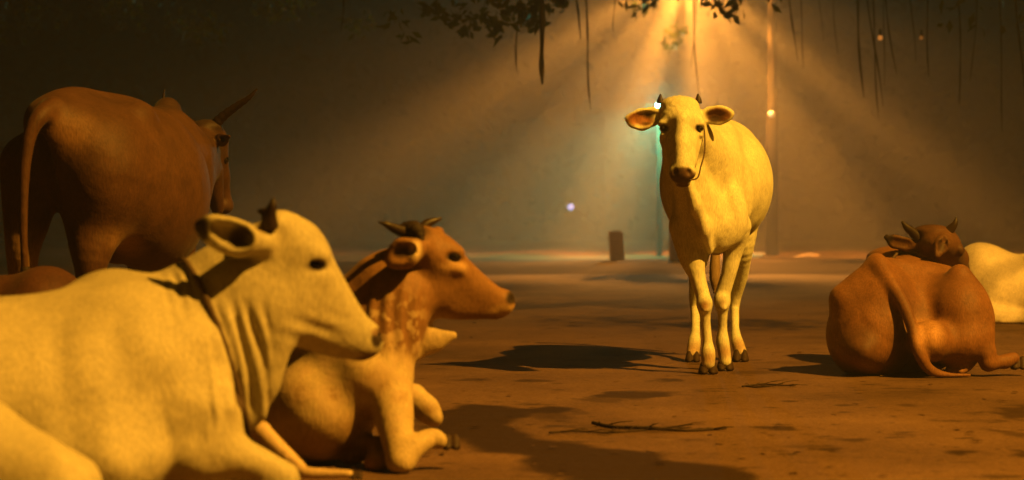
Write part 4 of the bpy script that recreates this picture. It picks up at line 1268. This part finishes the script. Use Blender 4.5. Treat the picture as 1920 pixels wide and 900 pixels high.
def banyan(base, limbs, clumps, roots, label, seed, trunk_r=0.6, trunk_h=4.5):
    root = empty('banyan_tree', base)
    tag(root, label, 'tree')
    b = np.array(base)
    V, Fc = [], []

    def add(vf):
        n = len(V); V.extend(vf[0]); Fc.extend([[i + n for i in f] for f in vf[1]])
    r = random.Random(seed)
    for k in range(6):     # fluted trunk of fused stems
        a = k * 1.05
        o = np.array([math.cos(a), math.sin(a), 0]) * trunk_r * 0.5
        q = spline([(*(b + o * 1.7 + np.array([0, 0, -0.1])), trunk_r * 0.5), (*(b + o * 1.1 + np.array([0, 0, 1.0])), trunk_r * 0.42), (*(b + o * 0.8 + np.array([0.1, 0, trunk_h * 0.6])), trunk_r * 0.38), (*(b + o * 0.9 + np.array([0, 0, trunk_h])), trunk_r * 0.32)], 5)
        add(tube_mesh([p[:3] for p in q], [p[3] * (1 + 0.06 * math.sin(i * 2.1 + k)) for i, p in enumerate(q)], 12))
    for lb in limbs:
        q = spline(lb, 7)
        add(tube_mesh([p[:3] + np.array([0.05 * math.sin(i * 0.9), 0.05 * math.cos(i * 1.1), 0.03 * math.sin(i * 1.3)]) for i, p in enumerate(q)], [p[3] for p in q], 9))
        for j in range(3, len(q), 3):     # twigs
            p = q[j][:3]; e = p + np.array([r.uniform(-1, 1), r.uniform(-1, 1), r.uniform(-0.7, 0.5)]) * 0.8
            add(tube_mesh([p, (p + e) / 2 + np.array([0, 0, 0.08]), e], [max(0.01, q[j][3] * 0.35), 0.014, 0.006], 6))
    mesh_obj('trunk', V, Fc, M_BARK, root)
    V, Fc = leaf_clumps(clumps, seed)
    mesh_obj('crown', V, Fc, M_LEAF, root, smooth=False)
    for (px, y0, y1, Y, r_, sway) in roots:
        pts = []
        n = 7
        for i in range(n + 1):
            t = i / n
            pts.append((*at(px + sway * t + 5 * math.sin(t * 5 + px) * t, y0 + (y1 - y0) * t, Y), r_ * (1 - 0.3 * t) * (1 + 0.25 * math.sin(i * 2.3 + px))))
        pts[-1] = (*pts[-1][:3], r_ * 0.3)
        q = spline(pts, 4)
        V, Fc = tube_mesh([p[:3] for p in q], [max(0.003, p[3]) for p in q], 7)
        mesh_obj('aerial_root', V, Fc, M_BARK, root)
    return root


rr = random.Random(21)
# leafy boughs passing close round the far lamp: they cut its light into shafts
L0 = np.array(LAMP_F)
def shaft_bough(ang, dist, half, R_, n):
    a = math.radians(ang)
    out_ = []
    for k in range(n):
        t = -1 + 2 * k / (n - 1)
        ph = t * half
        out_.append((L0[0] + dist * math.sin(a)  , L0[1] + dist * math.tan(ph) - 0.2, L0[2] - dist * math.cos(a), R_ * (1 + 0.8 * abs(t)), 3))
    return out_


BOUGHS = ((-82, 0.9, 0.18), (-64, 1.0, 0.07), (-47, 1.0, 0.09), (-31, 1.1, 0.12), (-10, 1.0, 0.08), (17, 1.0, 0.10), (37, 1.0, 0.12), (54, 1.0, 0.08), (68, 0.9, 0.22), (84, 1.1, 0.26))
# right-hand banyan: its limbs reach over the road towards the lamp
cl = []
for i in range(34):   # in front of the far lamp, just above and along the top edge
    px = rr.uniform(1290, 1960); Y = rr.uniform(17, 25)
    cl.append((*pw(px, rr.uniform(-300, -70) - (60 if px < 1420 else 0), Y), rr.uniform(0.3, 0.6), 40))
for (px, py, Y, R_, n) in ((1268, 62, 36, 0.25, 30), (1254, 84, 36, 0.16, 14), (1210, 10, 36, 0.25, 20), (1200, 8, 24, 0.28, 14), (1340, -10, 22, 0.35, 26), (1366, 16, 22, 0.2, 9), (1230, -30, 26, 0.4, 26), (1290, -44, 34, 0.5, 30),
                           (1870, -20, 19, 0.6, 26), (1780, -50, 19, 0.6, 26)):
    cl.append((*pw(px, py, Y), R_, n))
for i in range(26):   # part of the crown over the road between the near lamp and the far road
    cl.append((rr.uniform(1.0, 6.2), rr.uniform(9.7, 17), rr.uniform(3.5, 4.2), rr.uniform(0.35, 0.65), 70))
limbs = [[(9.5, 19, 3.6, 0.3), (7.5, 18, 4.6, 0.24), (5.0, 18.5, 4.6, 0.16), (2.8, 20, 4.0, 0.09), (1.6, 22, 3.6, 0.04)],
         [(9.5, 19, 4.0, 0.28), (7.8, 15, 5.2, 0.2), (5.5, 12, 5.2, 0.13), (3.0, 9.5, 4.8, 0.06)],
         [(9.5, 19, 3.8, 0.25), (7.5, 22, 4.4, 0.18), (5, 24, 4.3, 0.1), (2, 25, 3.7, 0.05)],
         [(7.6, 15, 5.2, 0.14), (6.5, 11, 5.4, 0.09), (6.0, 8.4, 5.0, 0.04)]]
roots = []
for (px, y1, Y, r_, sw) in ((1296, 210, 24, 0.018, 6), (1306, 150, 24, 0.012, -3), (1473, 135, 22, 0.022, 8), (1489, 150, 22, 0.014, 10), (1604, 215, 20, 0.026, 6), (1612, 235, 20, 0.02, 18), (1628, 260, 20, 0.016, 10),
                            (1648, 165, 19, 0.016, 14), (1662, 190, 21, 0.012, -4), (1700, 140, 20, 0.014, 6), (1735, 170, 18, 0.016, 4), (1790, 230, 18, 0.018, 6), (1834, 180, 19, 0.014, -5), (1895, 260, 17, 0.022, 12), (1866, 290, 18, 0.014, 8), (1560, 120, 24, 0.012, 4), (1530, 90, 24, 0.010, 4)):
    roots.append((px, -120, y1 * 0.85, Y + 3, r_ * 0.62, sw * 2.2))
for (ang, dist, R_) in BOUGHS:
    cl += shaft_bough(ang, dist * 0.5, 1.3, R_ * 0.6, 15)
banyan((9.5, 19, 0), limbs, cl, roots, 'banyan on the right, crown cut by the top edge and aerial roots hanging down', 31)

# left-hand banyan
cl = []
for i in range(30):
    px = rr.uniform(700, 1060); Y = rr.uniform(18, 24)
    lim = 40 if 780 < px < 1030 else 15
    cl.append((*pw(px, rr.uniform(-150, lim) , Y), rr.uniform(0.14, 0.38), 16))
for i in range(22):
    cl.append((*pw(rr.uniform(-60, 720), rr.uniform(-160, 60), rr.uniform(25, 32)), rr.uniform(0.3, 0.65), 30))
for (px, py, Y, R_, n) in ((745, 44, 20, 0.2, 9), (872, 62, 20, 0.1, 6), (938, 60, 20, 0.12, 6), (1003, 46, 20, 0.13, 7), (770, 70, 20, 0.1, 4), (985, 22, 20, 0.24, 16), (850, 30, 20, 0.26, 18), (905, 34, 21, 0.24, 16), (1035, 5, 20, 0.18, 12)):
    cl.append((*pw(px, py, Y), R_, n))
limbs = [[(-9, 20, 3.6, 0.3), (-6, 19, 4.6, 0.22), (-3, 19, 4.2, 0.14), (-1, 20, 3.6, 0.08), (0.6, 21, 3.2, 0.03)],
         [(-9, 20, 3.8, 0.28), (-7, 17, 4.4, 0.2), (-4.5, 16, 3.6, 0.12), (-2.5, 17, 3.2, 0.05)],
         [(-9, 20, 4.0, 0.26), (-6, 23, 4.5, 0.18), (-2, 24, 4.2, 0.09), (0.8, 24, 3.6, 0.04)]]
roots = [(1012, -60, 158, 19, 0.030, 9), (975, -60, 135, 21, 0.010, -5), (1094, -60, 205, 22, 0.013, 16), (1150, -60, 60, 24, 0.008, 4),
         (640, -60, 60, 22, 0.010, 3)]
banyan((-9, 20, 0), limbs, cl, roots, 'banyan on the left, its leaves hanging into the lamp glow at the top edge', 47)

# ------------------------------------------------------------------ twigs and leaves on the road
M_TWIG = simple('twig', (0.045, 0.028, 0.016), 0.85, 0.2, 0.4, 60)


def twig(pts, label, seed, r=0.009):
    rg = random.Random(seed)
    V, Fc = [], []

    def add(vf):
        n = len(V); V.extend(vf[0]); Fc.extend([[i + n for i in f] for f in vf[1]])
    W = []
    for (px, py) in pts:
        p = at(px, py, CZ * FPX / (py - HY)); W.append(np.array([p[0], p[1], 0.007 + rg.uniform(0, 0.005)]))
    q = spline([(*p, r * (1 - 0.6 * i / len(W))) for i, p in enumerate(W)], 6)
    add(tube_mesh([p[:3] for p in q], [max(0.002, p[3]) for p in q], 7))
    for j in range(2, len(q) - 1, 2):
        p = q[j][:3]; d = q[j + 1][:3] - q[j - 1][:3]; d /= np.linalg.norm(d)
        e = p + d * rg.uniform(0.04, 0.13) + np.array([d[1], -d[0], 0]) * rg.uniform(-0.09, 0.09) + np.array([0, 0, rg.uniform(-0.004, 0.02)])
        e[2] = max(0.006, e[2])
        add(tube_mesh([p, (p + e) / 2 + np.array([0, 0, 0.004]), e], [r * 0.45, r * 0.35, r * 0.15], 5))
    o = mesh_obj('fallen_twig', V, Fc, M_TWIG, origin=tuple(W[0] * np.array([1, 1, 0])))
    tag(o, label, 'twig', 'fallen twigs on the road')


twig([(1112, 797), (1150, 806), (1215, 808), (1290, 812), (1362, 808)], 'long dark twig with side shoots lying across the near road', 1, 0.007)
twig([(1030, 818), (1080, 815), (1150, 815), (1230, 808), (1300, 802)], 'thin twig lying just below the long dark twig', 2, 0.004)
twig([(1392, 728), (1430, 724), (1460, 726), (1492, 727)], 'short twig on the road right of the standing cow\'s hooves', 3, 0.004)
twig([(1395, 727), (1425, 729), (1468, 723)], 'thin twig crossing the short twig beside the standing cow\'s hooves', 4, 0.004)

# leaf litter
V, Fc = [], []
rl = random.Random(77)
for i in range(420):
    y = 5.3 + rl.random() ** 1.3 * 14
    x = rl.uniform(-0.9, 1.0) * (0.27 * y) + (0.6 if y < 8 else 0)
    a = rl.uniform(0, 6.28); s_ = rl.uniform(0.008, 0.028)
    ax = Vector((math.cos(a), math.sin(a), rl.uniform(-0.1, 0.1))) * s_; bx = Vector((-math.sin(a), math.cos(a), rl.uniform(-0.1, 0.3))) * s_ * 0.5
    c = Vector((x, y, 0.006 + s_ * 0.2)); n = len(V)
    V += [tuple(c - ax), tuple(c + bx), tuple(c + ax), tuple(c - bx)]
    Fc.append([n, n + 1, n + 2, n + 3])
tag(mesh_obj('leaf_litter', V, Fc, simple('dry_leaf', (0.11, 0.06, 0.03), 0.8, 0.2, 0.5, 3), smooth=False), 'dry leaf scraps and grit scattered over the road', 'leaf litter', kind='stuff')

# ------------------------------------------------------------------ haze: one closed box round everything
V = [(x, y, z) for z in (-1.0, 17.5) for (x, y) in ((-92, -8), (92, -8), (92, 132), (-92, 132))]
hz = mesh_obj('haze', V, [[3, 2, 1, 0], [4, 5, 6, 7], [0, 1, 5, 4], [1, 2, 6, 5], [2, 3, 7, 6], [3, 0, 4, 7]], smooth=False)
hm = bpy.data.materials.new('haze_air'); N, L = nodes_of(hm)
for n in list(N):
    if n.type != 'OUTPUT_MATERIAL': N.remove(n)
vp = N.new('ShaderNodeVolumePrincipled')
vp.inputs['Color'].default_value = (0.95, 0.95, 0.95, 1)
vp.inputs['Density'].default_value = HAZE
vp.inputs['Anisotropy'].default_value = 0.55
L.new(vp.outputs[0], N['Material Output'].inputs['Volume'])
hz.data.materials.append(hm)
tag(hz, 'thin smoky haze in the night air', 'haze', kind='stuff')
